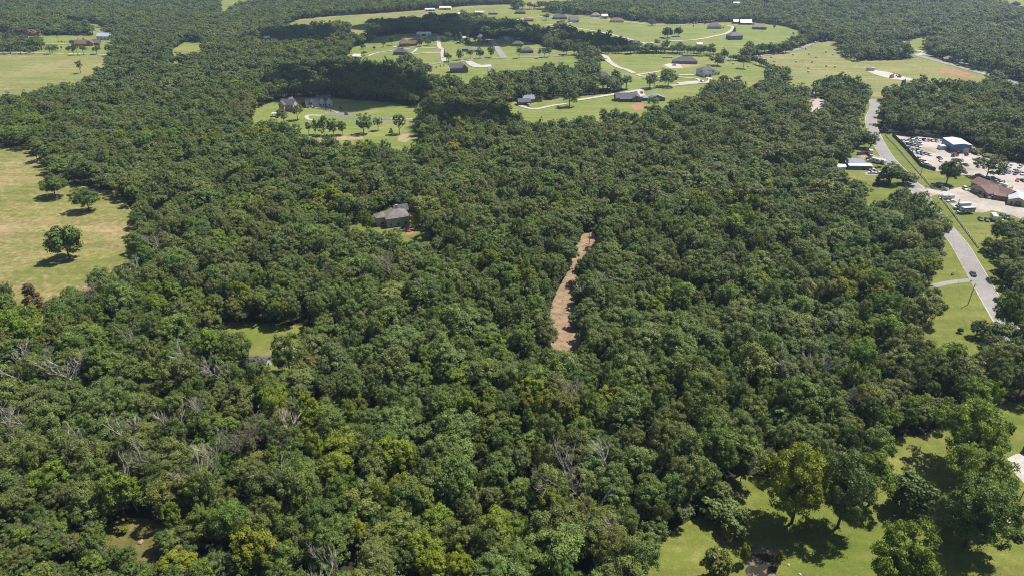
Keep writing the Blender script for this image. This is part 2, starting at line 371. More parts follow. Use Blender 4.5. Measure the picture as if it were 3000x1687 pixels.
T = 't'
CLEAR = {   # open land: outline as seen; T marks a vertex hidden behind tree tops
 'left_meadow': ('meadow', [(-200,428),(0,436),(97,442),(108,490),(150,528),(230,552),(330,566),(384,640),(396,717),(372,765,T),(330,800,T),(217,803,T),(147,857,T),(90,900,T),(39,834,T),(-200,820,T)], 'dry yellow-green pasture at the left edge'),
 'far_left_field': ('hayfield', [(-160,159),(0,160),(200,163),(340,166),(300,190,T),(280,197,T),(262,224,T),(210,234,T),(155,241,T),(113,253,T),(60,275,T),(39,280,T),(0,272,T),(-160,290,T)], 'pale mown hay field at far left'),
 'farm_yard': ('green_lawn', [(-120,96),(0,97),(40,106),(110,106),(272,106),(290,98),(345,112),(330,130),(345,150),(334,164),(200,161),(0,157),(-120,157)], 'farmhouse lawn above the far left field'),
 'farm_glade': ('green_lawn', [(190,68),(232,70),(275,72),(303,88),(300,108),(280,104),(270,92),(245,80),(200,78)], 'small glade behind the white farmhouse'),
 'west_glade': ('green_lawn', [(503,166,T),(512,147),(545,124),(590,128),(604,139),(575,150,T),(535,158,T)], 'bright green glade among the far woods'),
 'north_field': ('green_lawn', [(645,42,T),(650,0),(655,-20),(780,-20),(760,12),(728,26),(690,30)], 'pale pasture at the top edge left of centre'),
 'strip_field': ('hayfield', [(815,67,T),(880,58),(1000,47),(1120,40),(1248,30),(1380,18),(1500,14),(1500,26,T),(1372,34,T),(1250,44,T),(1100,56,T),(1000,63,T)], 'long tan strip field near the top'),
 'top_field': ('hayfield', [(1530,-8),(1560,-20),(1700,-20),(1690,2,T),(1570,9,T),(1525,8,T)], 'pale field at the top edge'),
 'small_field': ('hayfield', [(1015,97,T),(1035,76),(1081,71),(1070,84,T),(1045,97,T)], 'small tan field beside the shaded hill'),
 'corner_field': ('hayfield', [(2905,14),(2950,-10),(3120,-20),(3120,20,T),(3000,17,T)], 'pale field in the top right corner'),
 'west_lawns': ('green_lawn', [(1005,163,T),(1040,142),(1068,132),(1105,112),(1150,104),(1220,100),(1270,98),(1300,110),(1380,112),(1446,116),(1500,118),(1560,128),(1600,146),(1660,152),(1710,150),(1745,150),(1770,150),(1870,152),(1840,158),(1950,158),(2005,159),(2060,160),(2105,167),(2150,176),(2194,184),(2250,214),(2245,234,T),(2202,250,T),(2151,270),(2062,276),(2045,290,T),(2000,282,T),(1951,305,T),(1860,330,T),(1718,330,T),(1656,352,T),(1574,342,T),(1540,336,T),(1490,325,T),(1495,305),(1560,296),(1640,290),(1691,288),(1800,276),(1880,258),(1930,250),(1925,235,T),(1870,226,T),(1830,224,T),(1800,212),(1790,228,T),(1745,220,T),(1770,200),(1755,172),(1730,168),(1694,190,T),(1667,197,T),(1609,184,T),(1568,193,T),(1535,212,T),(1500,206,T),(1458,208,T),(1408,222,T),(1369,235,T),(1340,220,T),(1300,225,T),(1262,215,T),(1258,196,T),(1252,176,T),(1194,168,T),(1097,176,T),(1050,180,T),(1019,165,T)], 'mown lawns of the hillside houses'),
 'upper_lawns': ('green_lawn', [(1395,40),(1420,34),(1500,30),(1589,30),(1612,38),(1650,44),(1713,46),(1790,52),(1840,62),(1900,68),(2000,73),(2060,70),(2150,66),(2210,68),(2250,72),(2287,76),(2345,96),(2340,104),(2400,108),(2330,135),(2190,158),(2150,150,T),(2090,158),(2000,154),(1900,150),(1850,146),(1822,140),(1812,110,T),(1764,98,T),(1717,92,T),(1675,86,T),(1640,76),(1605,82,T),(1560,70,T),(1500,58,T),(1420,48,T)], 'big sloping lawn of the upper houses'),
 'bale_field': ('hayfield', [(2192,172),(2322,150),(2400,126),(2443,122),(2470,150),(2508,178),(2600,178),(2660,174),(2690,170),(2760,190),(2840,212),(2915,230),(2873,240,T),(2780,236,T),(2691,232,T),(2620,245,T),(2555,256,T),(2497,224,T),(2458,213,T),(2411,232,T),(2338,256,T),(2322,244,T),(2300,232),(2240,200),(2198,180)], 'yellow-green hay field dotted with round bales'),
 'road_verge': ('green_lawn', [(2500,124),(2560,118),(2630,128),(2700,112),(2740,120),(2712,136),(2700,158),(2760,176),(2830,198),(2900,218),(3010,250),(3120,270),(3120,290),(2990,248,T),(2915,230),(2840,212),(2760,190),(2690,170),(2640,148)], 'grass verge along the far highway'),
 'house_glade': ('green_lawn', [(738,346,T),(755,322),(786,309),(847,286),(896,288),(968,290),(1060,298),(1143,304),(1224,322),(1254,281),(1275,283),(1262,300),(1240,335),(1225,350),(1225,395),(1212,416,T),(1177,424,T),(1120,408,T),(1084,406,T),(1000,404,T),(933,410,T),(880,404,T),(884,372,T),(840,372,T),(812,356,T),(760,350,T)], 'clearing with the white farmhouse'),
 'cabin_lawn': ('lawn', [(1030,668),(1055,652),(1100,636),(1125,622),(1155,612),(1190,625),(1215,640),(1236,660),(1238,664,T),(1214,686,T),(1192,688,T),(1165,670,T),(1110,661,T),(1060,664,T),(1033,672,T)], 'shaded lawn round the grey-roofed house in the woods'),
 'clearing_left': ('lawn', [(640,985,T),(655,952),(700,955),(745,960),(800,962),(889,966),(892,985),(830,1035,T),(900,1045,T),(890,1050,T),(800,1070,T),(722,1060,T),(700,1040,T),(655,1002,T)], 'bright green clearing in the woods at left'),
 'mulched_strip': ('mulch', [(1711,684),(1734,684),(1748,729),(1740,756),(1714,768),(1694,784),(1680,826),(1680,865),(1676,900),(1678,932),(1680,960),(1692,990),(1690,1012,6),(1676,1020,8),(1656,1006,8),(1632,992,7),(1617,965,3),(1612,940),(1618,911),(1638,857),(1660,818),(1678,783),(1687,748)], 'tan mulched strip cut through the forest'),
 'road_corridor': ('lawn', [(2585,396),(2612,394),(2640,440),(2735,500),(2800,510),(2880,520),(2940,520),(3120,520),(3120,780),(2990,715,T),(2925,712,T),(2872,735,T),(2905,800),(2925,850),(2900,905),(2888,990,T),(2850,1010,T),(2800,1005,T),(2770,1000,T),(2755,950,T),(2740,905,T),(2690,892,T),(2672,886,T),(2730,838),(2762,812),(2776,745),(2790,720),(2775,690),(2730,640),(2700,600),(2665,556,T),(2640,536,T),(2590,556,T),(2552,566,T),(2535,535,T),(2528,508,T),(2480,502,T),(2440,500),(2450,470),(2500,455),(2540,425),(2560,400)], 'mown verges beside the road'),
 'salvage_yard': ('gravel', [(2619,397),(2690,402),(2765,408),(2850,425),(2870,455),(2960,478),(3120,480),(3120,530),(2940,522),(2880,520),(2800,512),(2737,500),(2698,488),(2671,455)], 'pale gravel of the salvage yard'),
 'road_bend': ('lawn', [(2528,350),(2548,300),(2556,286),(2578,286),(2578,340),(2560,365),(2535,372,T)], 'verge where the road leaves the woods'),
 'barn_yard': ('gravel', [(2352,284),(2390,290),(2412,296),(2412,308,T),(2392,316,T),(2370,306,T)], 'pale yard beside the small grey house'),
 'pond_lawn': ('lawn', [(1800,1830),(1875,1700,4),(1915,1650,4),(1985,1585,3),(2020,1545,3),(2074,1522,2),(2140,1502),(2172,1462),(2158,1424),(2190,1418),(2260,1424),(2400,1424),(2560,1430),(2605,1350),(2660,1300),(2720,1300),(2800,1260),(2900,1235),(2955,1205),(3140,1170),(3140,1850)], 'sunny lawn at the bottom right'),
 'scrub_glade': ('scrub_grass', [(318,1556),(350,1545),(400,1548),(450,1570),(440,1584,T),(405,1588,T),(360,1580,T)], 'dry grassy gap in the scrub at bottom left'),
}
WOODS = [   # stands of trees inside the open land
 [(1694,158),(1740,158),(1752,190),(1764,206),(1740,215),(1700,190)],
 [(2440,132),(2472,120),(2520,126),(2600,140),(2662,168),(2664,176),(2508,181),(2470,168)],
 [(-40,110),(60,125),(130,140),(128,152),(60,153),(-40,152)],
 [(2868,722),(2890,712),(2960,700),(3120,720),(3120,860),(3000,900),(2960,1000),(2900,985),(2900,880),(2930,850),(2905,800)],
 [(2200,1415),(2330,1430),(2560,1432),(2600,1360),(2560,1380),(2400,1400)],
]
LIFT = {'scrub_grass': .03, 'meadow': .03, 'hayfield': .03, 'lawn': .04, 'green_lawn': .045, 'gravel': .08, 'mulch': .05, 'bare_soil': .07}
def grow(poly, d):
    """outline moved outward by d metres, so that grass runs in under the edge trees"""
    a = sum(poly[i][0] * poly[(i+1) % len(poly)][1] - poly[(i+1) % len(poly)][0] * poly[i][1] for i in range(len(poly))); s = 1 if a > 0 else -1
    out = []
    for i, p in enumerate(poly):
        q = Vector(poly[i-1]); r = Vector(poly[(i+1) % len(poly)]); P = Vector(p)
        n = Vector(((P-q).normalized() + (r-P).normalized())); n = Vector((n.y, -n.x)) * s
        n = n.normalized() if n.length > 1e-4 else Vector((0, 0)); out.append((P.x + n.x * d, P.y + n.y * d))
    return out
POLY = {}
for ci, (nm, (mt, pts, lab)) in enumerate(CLEAR.items()):
    P = gpoly(pts, 5.5 if nm == 'scrub_glade' else 11.5); POLY[nm] = P
    drape(nm, grow(P, 1.2 if nm == 'mulched_strip' else 0.3 if nm == 'salvage_yard' else 3.6), M[mt], LIFT[mt] + 0.0013 * ci, amp=1.1, label=lab)

# ---- second layer: patches of soil, gravel and concrete
def patch(name, mt, pts, lift, lab, amp=0.5): return drape(name, gpoly(pts), M[mt], lift, amp=amp, label=lab)
patch('gravel_lot', 'gravel', [(2678,536),(2692,538),(2712,552),(2762,561),(2775,556),(2815,549),(2860,560),(2900,566),(2930,555),(2915,540),(2905,525),(2920,508),(2960,530),(3000,556),(3120,600),(3120,690),(3000,648),(2955,628),(2905,617),(2880,625),(2850,622),(2838,612),(2795,608),(2772,590),(2760,574),(2748,571),(2733,574),(2724,583),(2700,565)], .11, 'pale gravel lot in front of the brown-roofed office')
patch('yard_lane', 'gravel', [(2908,512),(2930,505),(2975,522),(3040,560),(3010,570),(2960,540),(2925,525)], .12, 'gravel lane behind the brown-roofed office')
patch('soil_patch', 'red_soil', [(2738,208),(2765,203),(2800,206),(2836,214),(2862,226),(2850,231),(2820,227),(2780,219),(2752,214)], .07, 'red soil scrape beside the far highway')
patch('machine_pad', 'concrete', [(2542,211),(2562,207),(2600,212),(2640,224),(2682,234),(2660,238),(2610,232),(2570,222)], .08, 'pale gravel pad under the excavators')
patch('red_earth', 'red_soil', [(1843,312),(1868,302),(1888,306),(1884,322),(1862,326)], .08, 'red earth heap beside the long grey-roofed house')
patch('house_pad', 'concrete', [(1945,192),(1975,184),(1995,192),(2000,200),(1965,202)], .08, 'white concrete pad by the brown brick house')
patch('soil_ring', 'bare_soil', [(1938,196),(1948,189),(1970,186),(2040,190),(2055,191),(2040,195),(2000,201),(1955,202)], .07, 'bare soil round the new brick house')
patch('pink_patio', 'paving_red', [(1180,674),(1197,664),(1211,670),(1210,684),(1196,689),(1190,680)], .09, 'faded red patio beside the grey-roofed house')
patch('garden_path', 'concrete', [(824,1018),(850,1008),(895,1030),(892,1046),(850,1050),(826,1040)], .07, 'pale paved patch in the left clearing')
patch('bank_soil', 'bare_soil', [(2276,1600),(2300,1606),(2330,1650),(2360,1687),(2340,1740),(2270,1740),(2282,1660)], .06, 'bare bank on the right side of the pond')
patch('dry_patch', 'bare_soil', [(1958,1630),(1975,1612),(1990,1640),(1985,1680),(1962,1668)], .055, 'tan dry patch in the lawn left of the pond', amp=0.8)
patch('glade_soil', 'bare_soil', [(930,405),(1000,400),(1060,398),(1064,408),(1000,412),(940,414)], .07, 'tan bare strip under the glade trees')
patch('glade_soil', 'bare_soil', [(1170,396),(1198,392),(1206,404),(1190,418),(1165,414)], .07, 'tan bare corner at the right end of the glade')
patch('parking_pad', 'pad', [(2535,505),(2600,505),(2600,514),(2535,513)], .09, 'grey parking pad beside the blue building', amp=0.1)
patch('side_drive', 'bare_soil', [(2508,458),(2545,453),(2590,462),(2610,478),(2600,488),(2560,470),(2530,466)], .09, 'sandy drive beside the blue building')
patch('fence_soil', 'bare_soil', [(2642,446),(2655,452),(2668,466),(2660,474),(2648,462)], .055, 'bare soil by the dark board fence')
patch('drive_pad', 'concrete', [(2951,1342),(2975,1330),(3060,1320),(3060,1450),(3010,1425),(2975,1388)], .07, 'pale concrete drive at the right edge', amp=0.1)
patch('pole_soil', 'bare_soil', [(2828,890),(2838,887),(2846,892),(2836,898)], .055, 'small bare spot round the pole foot', amp=0.2)
pw = drape('pond', gpoly([(2196,1606),(2206,1598),(2222,1594),(2240,1597),(2256,1592),(2274,1601),(2283,1618),(2279,1636),(2284,1652),(2274,1676),(2268,1740),(2176,1740),(2190,1690),(2183,1672),(2192,1650),(2186,1628)]), M['pond_water'], .075, amp=0.5, label='murky brown pond with floating scum')

# ---- roads
def spline(pts, step=4.0):
    out = []; P = [Vector((p[0], p[1])) for p in pts]
    for i in range(len(P) - 1):
        p0, p1, p2, p3 = P[max(i-1, 0)], P[i], P[i+1], P[min(i+2, len(P)-1)]
        n = max(2, int((p2 - p1).length / step))
        for k in range(n):
            t = k / n
            out.append(0.5 * ((2*p1) + (p2-p0)*t + (2*p0-5*p1+4*p2-p3)*t*t + (3*p1-p0-3*p2+p3)*t**3))
    out.append(P[-1]); return out

def road(name, pts, width, mt, lift, lab, kerb=False):
    C = spline([at(*p)[:2] for p in pts]); L = []; Rr = []
    for i, c in enumerate(C):
        d = (C[min(i+1, len(C)-1)] - C[max(i-1, 0)]).normalized(); n = Vector((-d.y, d.x)); w = (width if not isinstance(width, tuple) else width[0] + (width[1]-width[0]) * i / (len(C)-1)) / 2
        j = _jr.uniform(-.08, .08)
        L.append(c + n * (w + j)); Rr.append(c - n * (w + j))
    mb = MB(); vs = []; zs = lambda q: float(terrain(q.x, q.y)) + lift * (1 + 2.5 * float(smooth(520, 640, q.y)))
    for a, b in zip(L, Rr): vs += [(a.x, a.y, zs(a)), (b.x, b.y, zs(b))]
    mb.add(vs, [(2*i, 2*i+1, 2*i+3, 2*i+2) for i in range(len(C)-1)])
    o = mb.build(name, M[mt]); tag(o, lab, kind='structure')
    if kerb:
        kb = MB()
        for side, P in ((1, L), (-1, Rr)):
            if side != kerb: continue
            vs = []; fs = []
            for i, p in enumerate(P):
                d = (P[min(i+1, len(P)-1)] - P[max(i-1, 0)]).normalized(); n = Vector((-d.y, d.x)) * side
                a = p + n * .0; b = p + n * .35; z = zs(p)
                vs += [(a.x, a.y, z - .1), (a.x, a.y, z + .09), (b.x, b.y, z + .09), (b.x, b.y, z - .1)]
            for i in range(len(P)-1):
                for k in range(3): fs.append((4*i+k, 4*i+k+1, 4*i+k+5, 4*i+k+4))
            kb.add(vs, fs)
        kb.build('kerb', M['concrete'], o)
    return o, C

road('road_shoulder', [(2560,292),(2563,318),(2552,345),(2553,370),(2572,415),(2600,462),(2640,505),(2690,562),(2720,605),(2757,652),(2806,710),(2845,775),(2885,845),(2935,930),(2985,1015)], 8.6, 'gravel', .10, 'worn dusty shoulder of the right-hand road')
road('highway_shoulder', [(2470,112),(2560,124),(2640,146),(2680,162),(2760,184),(2830,204),(2900,222),(2990,248),(3120,284)], 8.8, 'gravel', .13, 'worn shoulder of the far highway')
_, MAINROAD = road('main_road', [(2560,292),(2563,318),(2552,345),(2553,370),(2572,415),(2600,462),(2640,505),(2690,562),(2720,605),(2757,652),(2806,710),(2845,775),(2885,845),(2935,930),(2985,1015)], 7.4, 'asphalt', .13, 'long pale asphalt road running down the right side', kerb=1)
road('entrance_drive', [(2700,562),(2716,562),(2740,567)], (11, 9), 'gravel', .15, 'gravel mouth of the lot at the road')
road('house_drive', [(2842,821),(2800,825),(2760,832),(2730,840)], 3.0, 'grey_road', .10, 'pale concrete drive joining the road beside the pole')
road('side_road', [(3060,985),(2990,1000),(2940,1010),(2880,1014)], 5.0, 'concrete', .16, 'pale side lane between trees at the right edge')
road('highway', [(2470,112),(2560,124),(2640,146),(2680,162),(2760,184),(2830,204),(2900,222),(2990,248),(3120,284)], 7.4, 'asphalt', .16, 'far highway crossing the top right')
road('service_lane', [(2642,146),(2670,158),(2720,164),(2770,176),(2835,190)], 4.5, 'concrete', .17, 'pale lane beside the far highway')
road('service_loop', [(2655,147),(2690,150),(2708,155),(2690,163)], 6.5, 'concrete', .18, 'pale turning loop beside the far highway')
road('hill_road', [(2450,116),(2440,112),(2400,122),(2330,148),(2280,158),(2200,168),(2100,176)], 6.0, 'grey_road', .15, 'pale road climbing between hedgerows to the highway')
road('crossroads', [(2400,104),(2440,111),(2480,116)], 6.5, 'grey_road', .17, 'pale crossing at the top of the hill road')
road('upper_loop', [(1890,129),(1950,123),(2035,118),(2090,108),(2130,98),(2148,84),(2135,77),(2112,75)], 5.5, 'concrete', .15, 'curving concrete drive on the upper lawn')
road('upper_street', [(1600,75),(1640,74),(1690,84),(1760,96),(1818,110),(1850,118),(1890,129),(1905,134)], 5.0, 'concrete', .15, 'pale street behind the shaded wood')
road('ridge_lane', [(1713,54),(1780,59),(1840,66),(1900,73),(1990,75),(2060,64),(2100,60)], 4.5, 'concrete', .15, 'pale lane along the top of the upper lawn')
road('north_drive', [(1500,62),(1545,55),(1590,51),(1640,50)], 4.0, 'concrete', .16, 'pale drive past the far northern houses')
road('north_drive', [(1655,72),(1680,67),(1700,66)], 4.0, 'concrete', .17, 'short pale drive of the light blue far house')
road('valley_street', [(1255,192),(1300,184),(1350,181),(1400,174),(1470,171),(1560,169),(1640,166),(1690,163),(1760,161),(1815,158)], 5.5, 'grey_road', .15, 'grey street crossing the hillside lawns')
road('culdesac', [(1372,181),(1385,190),(1400,196),(1420,196),(1440,195)], (7, 17), 'concrete', .17, 'pale bulb-shaped turning circle')
road('culdesac_drive', [(1437,198),(1437,212)], 6.0, 'dark_asphalt', .19, 'short dark drive below the turning circle')
road('grey_street', [(1478,172),(1468,160),(1455,140),(1445,124),(1462,121)], (9, 6), 'grey_road', .17, 'broad grey street rising to the shaded house')
road('hill_drive', [(1301,185),(1297,160),(1298,146),(1288,140),(1285,125),(1284,110),(1272,107)], 5.5, 'concrete', .16, 'straight pale drive climbing the left lawn')
road('loop_drive', [(1296,145),(1260,142),(1215,143),(1150,150),(1100,158),(1080,166)], 3.6, 'concrete', .17, 'pale loop drive passing the dark-roofed hill house')
road('loop_drive', [(1294,157),(1250,157),(1205,160),(1215,152),(1222,144)], 3.6, 'concrete', .18, 'pale loop drive beside the dark-roofed hill house')
road('brick_drive', [(1281,134),(1262,134),(1240,133)], 3.6, 'concrete', .17, 'short pale drive to the brown brick hill house')
road('patio_drive', [(1174,136),(1160,138),(1152,140)], 5.0, 'concrete', .17, 'pale terrace left of the brown brick hill house')
road('white_road', [(1757,161),(1775,168),(1785,182),(1810,198),(1835,206),(1858,216)], 6.5, 'concrete', .16, 'pale concrete road curving down the lawn')
road('spur_drive', [(1866,221),(1900,216),(1937,210)], 3.8, 'concrete', .17, 'short pale drive beside the white road')
road('circle_drive', [(1866,221),(1885,226),(1920,228),(1985,228),(2040,232),(2052,240)], 4.2, 'concrete', .17, 'pale drive behind the big lone tree')
road('front_circle', [(1990,222),(2040,222),(2072,229),(2082,236),(2070,244),(2050,246)], 4.6, 'concrete', .18, 'pale looping drive before the white two-storey house')
road('house_circle', [(1985,247),(2020,244),(2050,243)], (6, 14), 'concrete', .19, 'broad pale turning circle below the white two-storey house')
road('long_drive', [(2040,246),(1985,251),(1930,256),(1890,262),(1850,270),(1800,278),(1740,288),(1690,296)], 5.2, 'concrete', .16, 'long pale drive passing the grey-roofed house')
road('garage_drive', [(1886,262),(1876,270),(1882,282),(1890,290)], 6.0, 'concrete', .18, 'pale apron between the house and its garage')
road('lower_drive', [(1660,306),(1620,311),(1570,321),(1540,317),(1522,310)], 4.2, 'concrete', .16, 'narrow pale drive to the dark double house')
road('farm_road', [(-150,154),(0,155),(150,158),(272,161),(345,163)], 5.0, 'concrete', .15, 'pale farm road along the top of the far left field')
road('farm_drive', [(0,112),(60,110),(100,120),(135,131),(170,130),(210,132)], 4.0, 'concrete', .16, 'curving farm drive to the red brick house')
road('farm_apron', [(262,117),(285,116),(300,112),(303,100),(288,92),(270,88)], 4.5, 'grey_road', .17, 'grey drive bending to the white farmhouse')
road('glade_drive', [(905,318),(940,318),(975,325),(992,332)], 3.6, 'concrete', .12, 'pale curved walk before the white farmhouse')
road('glade_loop', [(950,340),(905,339),(898,345),(905,351),(922,353)], 3.4, 'concrete', .13, 'pale hairpin drive in the clearing')
road('glade_road', [(960,336),(1000,339),(1040,345),(1090,348),(1150,350),(1220,351)], (9, 4), 'dark_asphalt', .12, 'dark asphalt drive across the clearing')
road('glade_pavement', [(1145,348),(1180,350),(1222,350.5)], 2.4, 'concrete', .16, 'short white stretch of the clearing drive')
road('glade_bend', [(1275,284),(1250,298),(1232,306),(1240,320),(1265,325)], 4.2, 'grey_road', .12, 'small road bending out of the woods beside the clearing')

# ------------------------------------------------------------------ trees
rng = np.random.default_rng(11)

def leaf_mesh(name, C, Nn, S, lv, mats, trunk=None, aspect=0.62):
    """n rhombic leaf sprays at C with normals Nn and sizes S; optional trunk MB joined as second material"""
    n = len(C); r = rng.normal(size=(n, 3)); t = r - (r * Nn).sum(1)[:, None] * Nn; t /= np.linalg.norm(t, axis=1)[:, None] + 1e-9
    b = np.cross(Nn, t); S = S[:, None]
    V = np.empty((n, 4, 3)); fold = Nn * S * 0.12
    V[:, 0] = C - t * S * 0.5; V[:, 1] = C + b * S * aspect * 0.5 - fold; V[:, 2] = C + t * S * 0.5; V[:, 3] = C - b * S * aspect * 0.5 - fold
    V = V.reshape(-1, 3)
    if trunk is not None and trunk.v:
        tv = np.array(trunk.v); allv = np.vstack([V, tv])
    else: allv = V
    me = bpy.data.meshes.new(name); nt_ = len(trunk.f) if trunk is not None else 0
    loops = np.arange(4 * n); ls = np.arange(0, 4 * n, 4); lt = np.full(n, 4)
    if nt_:
        fl = [np.array(f) + 4 * n for f in trunk.f]; ln = np.array([len(f) for f in fl])
        loops = np.concatenate([loops] + fl); ls = np.concatenate([ls, 4 * n + np.concatenate([[0], np.cumsum(ln)[:-1]])]); lt = np.concatenate([lt, ln])
    me.vertices.add(len(allv)); me.vertices.foreach_set('co', allv.ravel())
    me.loops.add(len(loops)); me.loops.foreach_set('vertex_index', loops.astype(np.int32))
    me.polygons.add(len(ls)); me.polygons.foreach_set('loop_start', ls.astype(np.int32))
    for m in mats: me.materials.append(m)
    if nt_: me.polygons.foreach_set('material_index', np.concatenate([np.zeros(n, np.int32), np.ones(nt_, np.int32)]))
    a = me.attributes.new('leafv', 'FLOAT', 'FACE'); a.data.foreach_set('value', np.concatenate([lv, np.full(nt_, 0.5)]).astype(np.float32))
    me.update(calc_edges=True); me.validate(); return me

def unit(n):
    d = rng.normal(size=(n, 3)); return d / np.linalg.norm(d, axis=1)[:, None]

def crown_points(style, nl, nleaf, size):
    """a crown for a tree 14 m tall: lobes of foliage over an uneven envelope"""
    ph = rng.uniform(0, 6.28, 6); am = rng.uniform(0.06, 0.17, 3)
    if style == 'oak':    R, z0, z1, lr0, lr1, low = 5.2, 3.6, 14.2, 0.5, 1.2, -0.6
    elif style == 'plume': R, z0, z1, lr0, lr1, low = 4.7, 3.2, 14.4, 0.45, 1.05, -0.65
    elif style == 'cedar': R, z0, z1, lr0, lr1, low = 3.0, 0.8, 14.0, 0.5, 0.95, -0.9
    elif style == 'lawn': R, z0, z1, lr0, lr1, low = 6.8, 1.2, 14.2, 0.6, 1.35, -0.92
    elif style == 'bush': R, z0, z1, lr0, lr1, low = 6.5, 0.0, 14.0, 1.3, 2.6, -0.5
    elif style == 'sparse': R, z0, z1, lr0, lr1, low = 4.2, 3.0, 14.0, 0.6, 1.2, -0.6
    D = unit(nl * 4); D = D[D[:, 2] > low][:nl]; nl = len(D)
    az = np.arctan2(D[:, 1], D[:, 0]); wob = 1 + am[0] * np.sin(2 * az + ph[0]) + am[1] * np.sin(3 * az + ph[1]) + am[2] * np.sin(5 * az + ph[2] + 3 * D[:, 2])
    rad = rng.uniform(0.45, 1.0, nl) ** 0.55 * wob
    Rz = (z1 - z0) / 2; zc = (z0 + z1) / 2
    Lc = np.stack([D[:, 0] * (R - lr1 * .6) * rad, D[:, 1] * (R - lr1 * .6) * rad, zc + D[:, 2] * (Rz - lr1 * .5) * rad], 1)
    if style in ('oak', 'plume', 'lawn', 'sparse'):
        # the crown is several boughs of unequal height and spread that merge unevenly
        m = int(rng.integers(3, 6)) if style != 'lawn' else int(rng.integers(5, 9)); az0 = rng.uniform(0, 6.28)
        aa = az0 + np.arange(m) * 6.283 / m + rng.uniform(-.5, .5, m); off = R * rng.uniform(0.18, 0.50, m); rs = R * rng.uniform(0.42, 0.66, m)
        top = z0 + (z1 - z0) * rng.uniform(0.66, 1.0, m); top[rng.integers(m)] = z1; bot = z0 + (z1 - z0) * rng.uniform(0.0, 0.30, m)
        w_ = rs ** 2 * (top - bot) ** .5; k_ = rng.choice(m, nl, p=w_ / w_.sum())
        rad2 = rng.uniform(0.5, 1.0, nl) ** 0.5
        Lc = np.stack([np.cos(aa[k_]) * off[k_] + D[:, 0] * rs[k_] * rad2, np.sin(aa[k_]) * off[k_] + D[:, 1] * rs[k_] * rad2,
                       (top[k_] + bot[k_]) / 2 + D[:, 2] * ((top[k_] - bot[k_]) / 2 - lr1 * .4) * rad2], 1)
    if style == 'cedar':
        h = rng.uniform(0, 1, nl) ** 1.3; zz = z0 + (z1 - z0) * h; rr = R * (1 - h) ** 0.75 * rng.uniform(0.6, 1.0, nl) + .15
        Lc = np.stack([np.cos(az) * rr, np.sin(az) * rr, zz], 1)
    Lr = rng.uniform(lr0, lr1, nl)
    if style == 'plume':    # long leafy boughs: several knots per lobe, drooping outward
        pass
    out = Lc - np.array([0, 0, zc - 1.0]); out /= np.linalg.norm(out, axis=1)[:, None] + 1e-9
    li = np.repeat(np.arange(nl), nleaf); n = len(li)
    d = unit(n); d = d + 0.55 * out[li] + np.array([0, 0, 0.25]); d /= np.linalg.norm(d, axis=1)[:, None]
    flat = 0.62 if style in ('plume', 'lawn') else 0.8
    C = Lc[li] + d * (Lr[li] * rng.uniform(0.55, 1.06, n) ** 0.7)[:, None] * np.array([1, 1, flat])
    C += rng.normal(size=(n, 3)) * 0.12
    Nn = d * 0.75 + np.array([0, 0, 0.28]) + rng.normal(size=(n, 3)) * 0.30; Nn /= np.linalg.norm(Nn, axis=1)[:, None]
    lobev = rng.uniform(0.25, 0.75, nl)
    lv = np.clip(lobev[li] + rng.normal(size=n) * 0.12, 0, 1)
    # stray sprays outside the lobes make the outline ragged; some fill the inside
    k = int(n * 0.10); q = rng.integers(0, n, k); C[q] += (unit(k) + out[li[q]] * 0.6) * rng.uniform(0.2, 0.75, k)[:, None] * Lr[li[q]][:, None]
    S = size * rng.uniform(0.65, 1.45, n)
    return C, Nn, S, lv, Lc

def trunk_mb(Lc, limbs=7, r=0.26, top=0.78):
    mb = MB(); h = 14.0 * top; bend = rng.uniform(-.35, .35, 2)
    pts = [(0, 0, -.4), (bend[0]*.3, bend[1]*.3, h*.3), (bend[0], bend[1], h*.65), (bend[0]*1.3, bend[1]*1.3, h)]
    mb.tube(pts, [r*1.35, r, r*.7, r*.2], 7)
    idx = rng.permutation(len(Lc))[:limbs]
    for i in idx:
        e = Lc[i]; s = min(0.9, max(0.25, (e[2] / 14.0) * 0.55)); p0 = np.array([bend[0]*s, bend[1]*s, h*s])
        mid = p0 * .45 + e * .55 + np.array([0, 0, -.35])
        mb.tube([p0, mid, e], [r*.42, r*.28, r*.10], 5, cap=False)
    return mb

LEAFM = [M['leaf'], M['bark']]
PROTO = {}      # style, lod -> list of (crown mesh, trunk mesh, joined mesh)
def protos(style, lod, count, nl, nleaf, size, joined=True, split=True, limbs=7):
    lst = []
    for k in range(count):
        C, Nn, S, lv, Lc = crown_points(style, nl, nleaf, size)
        tb = trunk_mb(Lc, limbs, top=0.9 if style == 'cedar' else 0.75)
        cm = leaf_mesh(f'crown_{style}_{lod}_{k}', C, Nn, S, lv, [M['leaf']]) if split else None
        tm = tb.mesh(f'trunk_{style}_{lod}_{k}', M['bark'], True) if split else None
        jm = leaf_mesh(f'tree_{style}_{lod}_{k}', C, Nn, S, lv, LEAFM, tb) if joined else None
        lst.append((cm, tm, jm))
    PROTO[(style, lod)] = lst

protos('oak', 0, 9, 108, 100, 0.33); protos('plume', 0, 7, 104, 96, 0.34)
protos('oak', 1, 8, 84, 66, 0.44, split=False, limbs=4); protos('plume', 1, 6, 84, 60, 0.44, split=False, limbs=4)
protos('oak', 2, 7, 56, 44, 0.68, split=False, limbs=2); protos('plume', 2, 5, 56, 40, 0.68, split=False, limbs=2)
protos('lawn', 0, 5, 200, 125, 0.33, joined=False); protos('lawn', 1, 6, 120, 70, 0.46, joined=False, limbs=5)
protos('cedar', 0, 3, 95, 70, 0.42, joined=True); protos('bush', 0, 3, 46, 110, 0.95, joined=False); protos('bush', 1, 3, 34, 45, 1.5)
protos('sparse', 0, 3, 40, 75, 0.5)

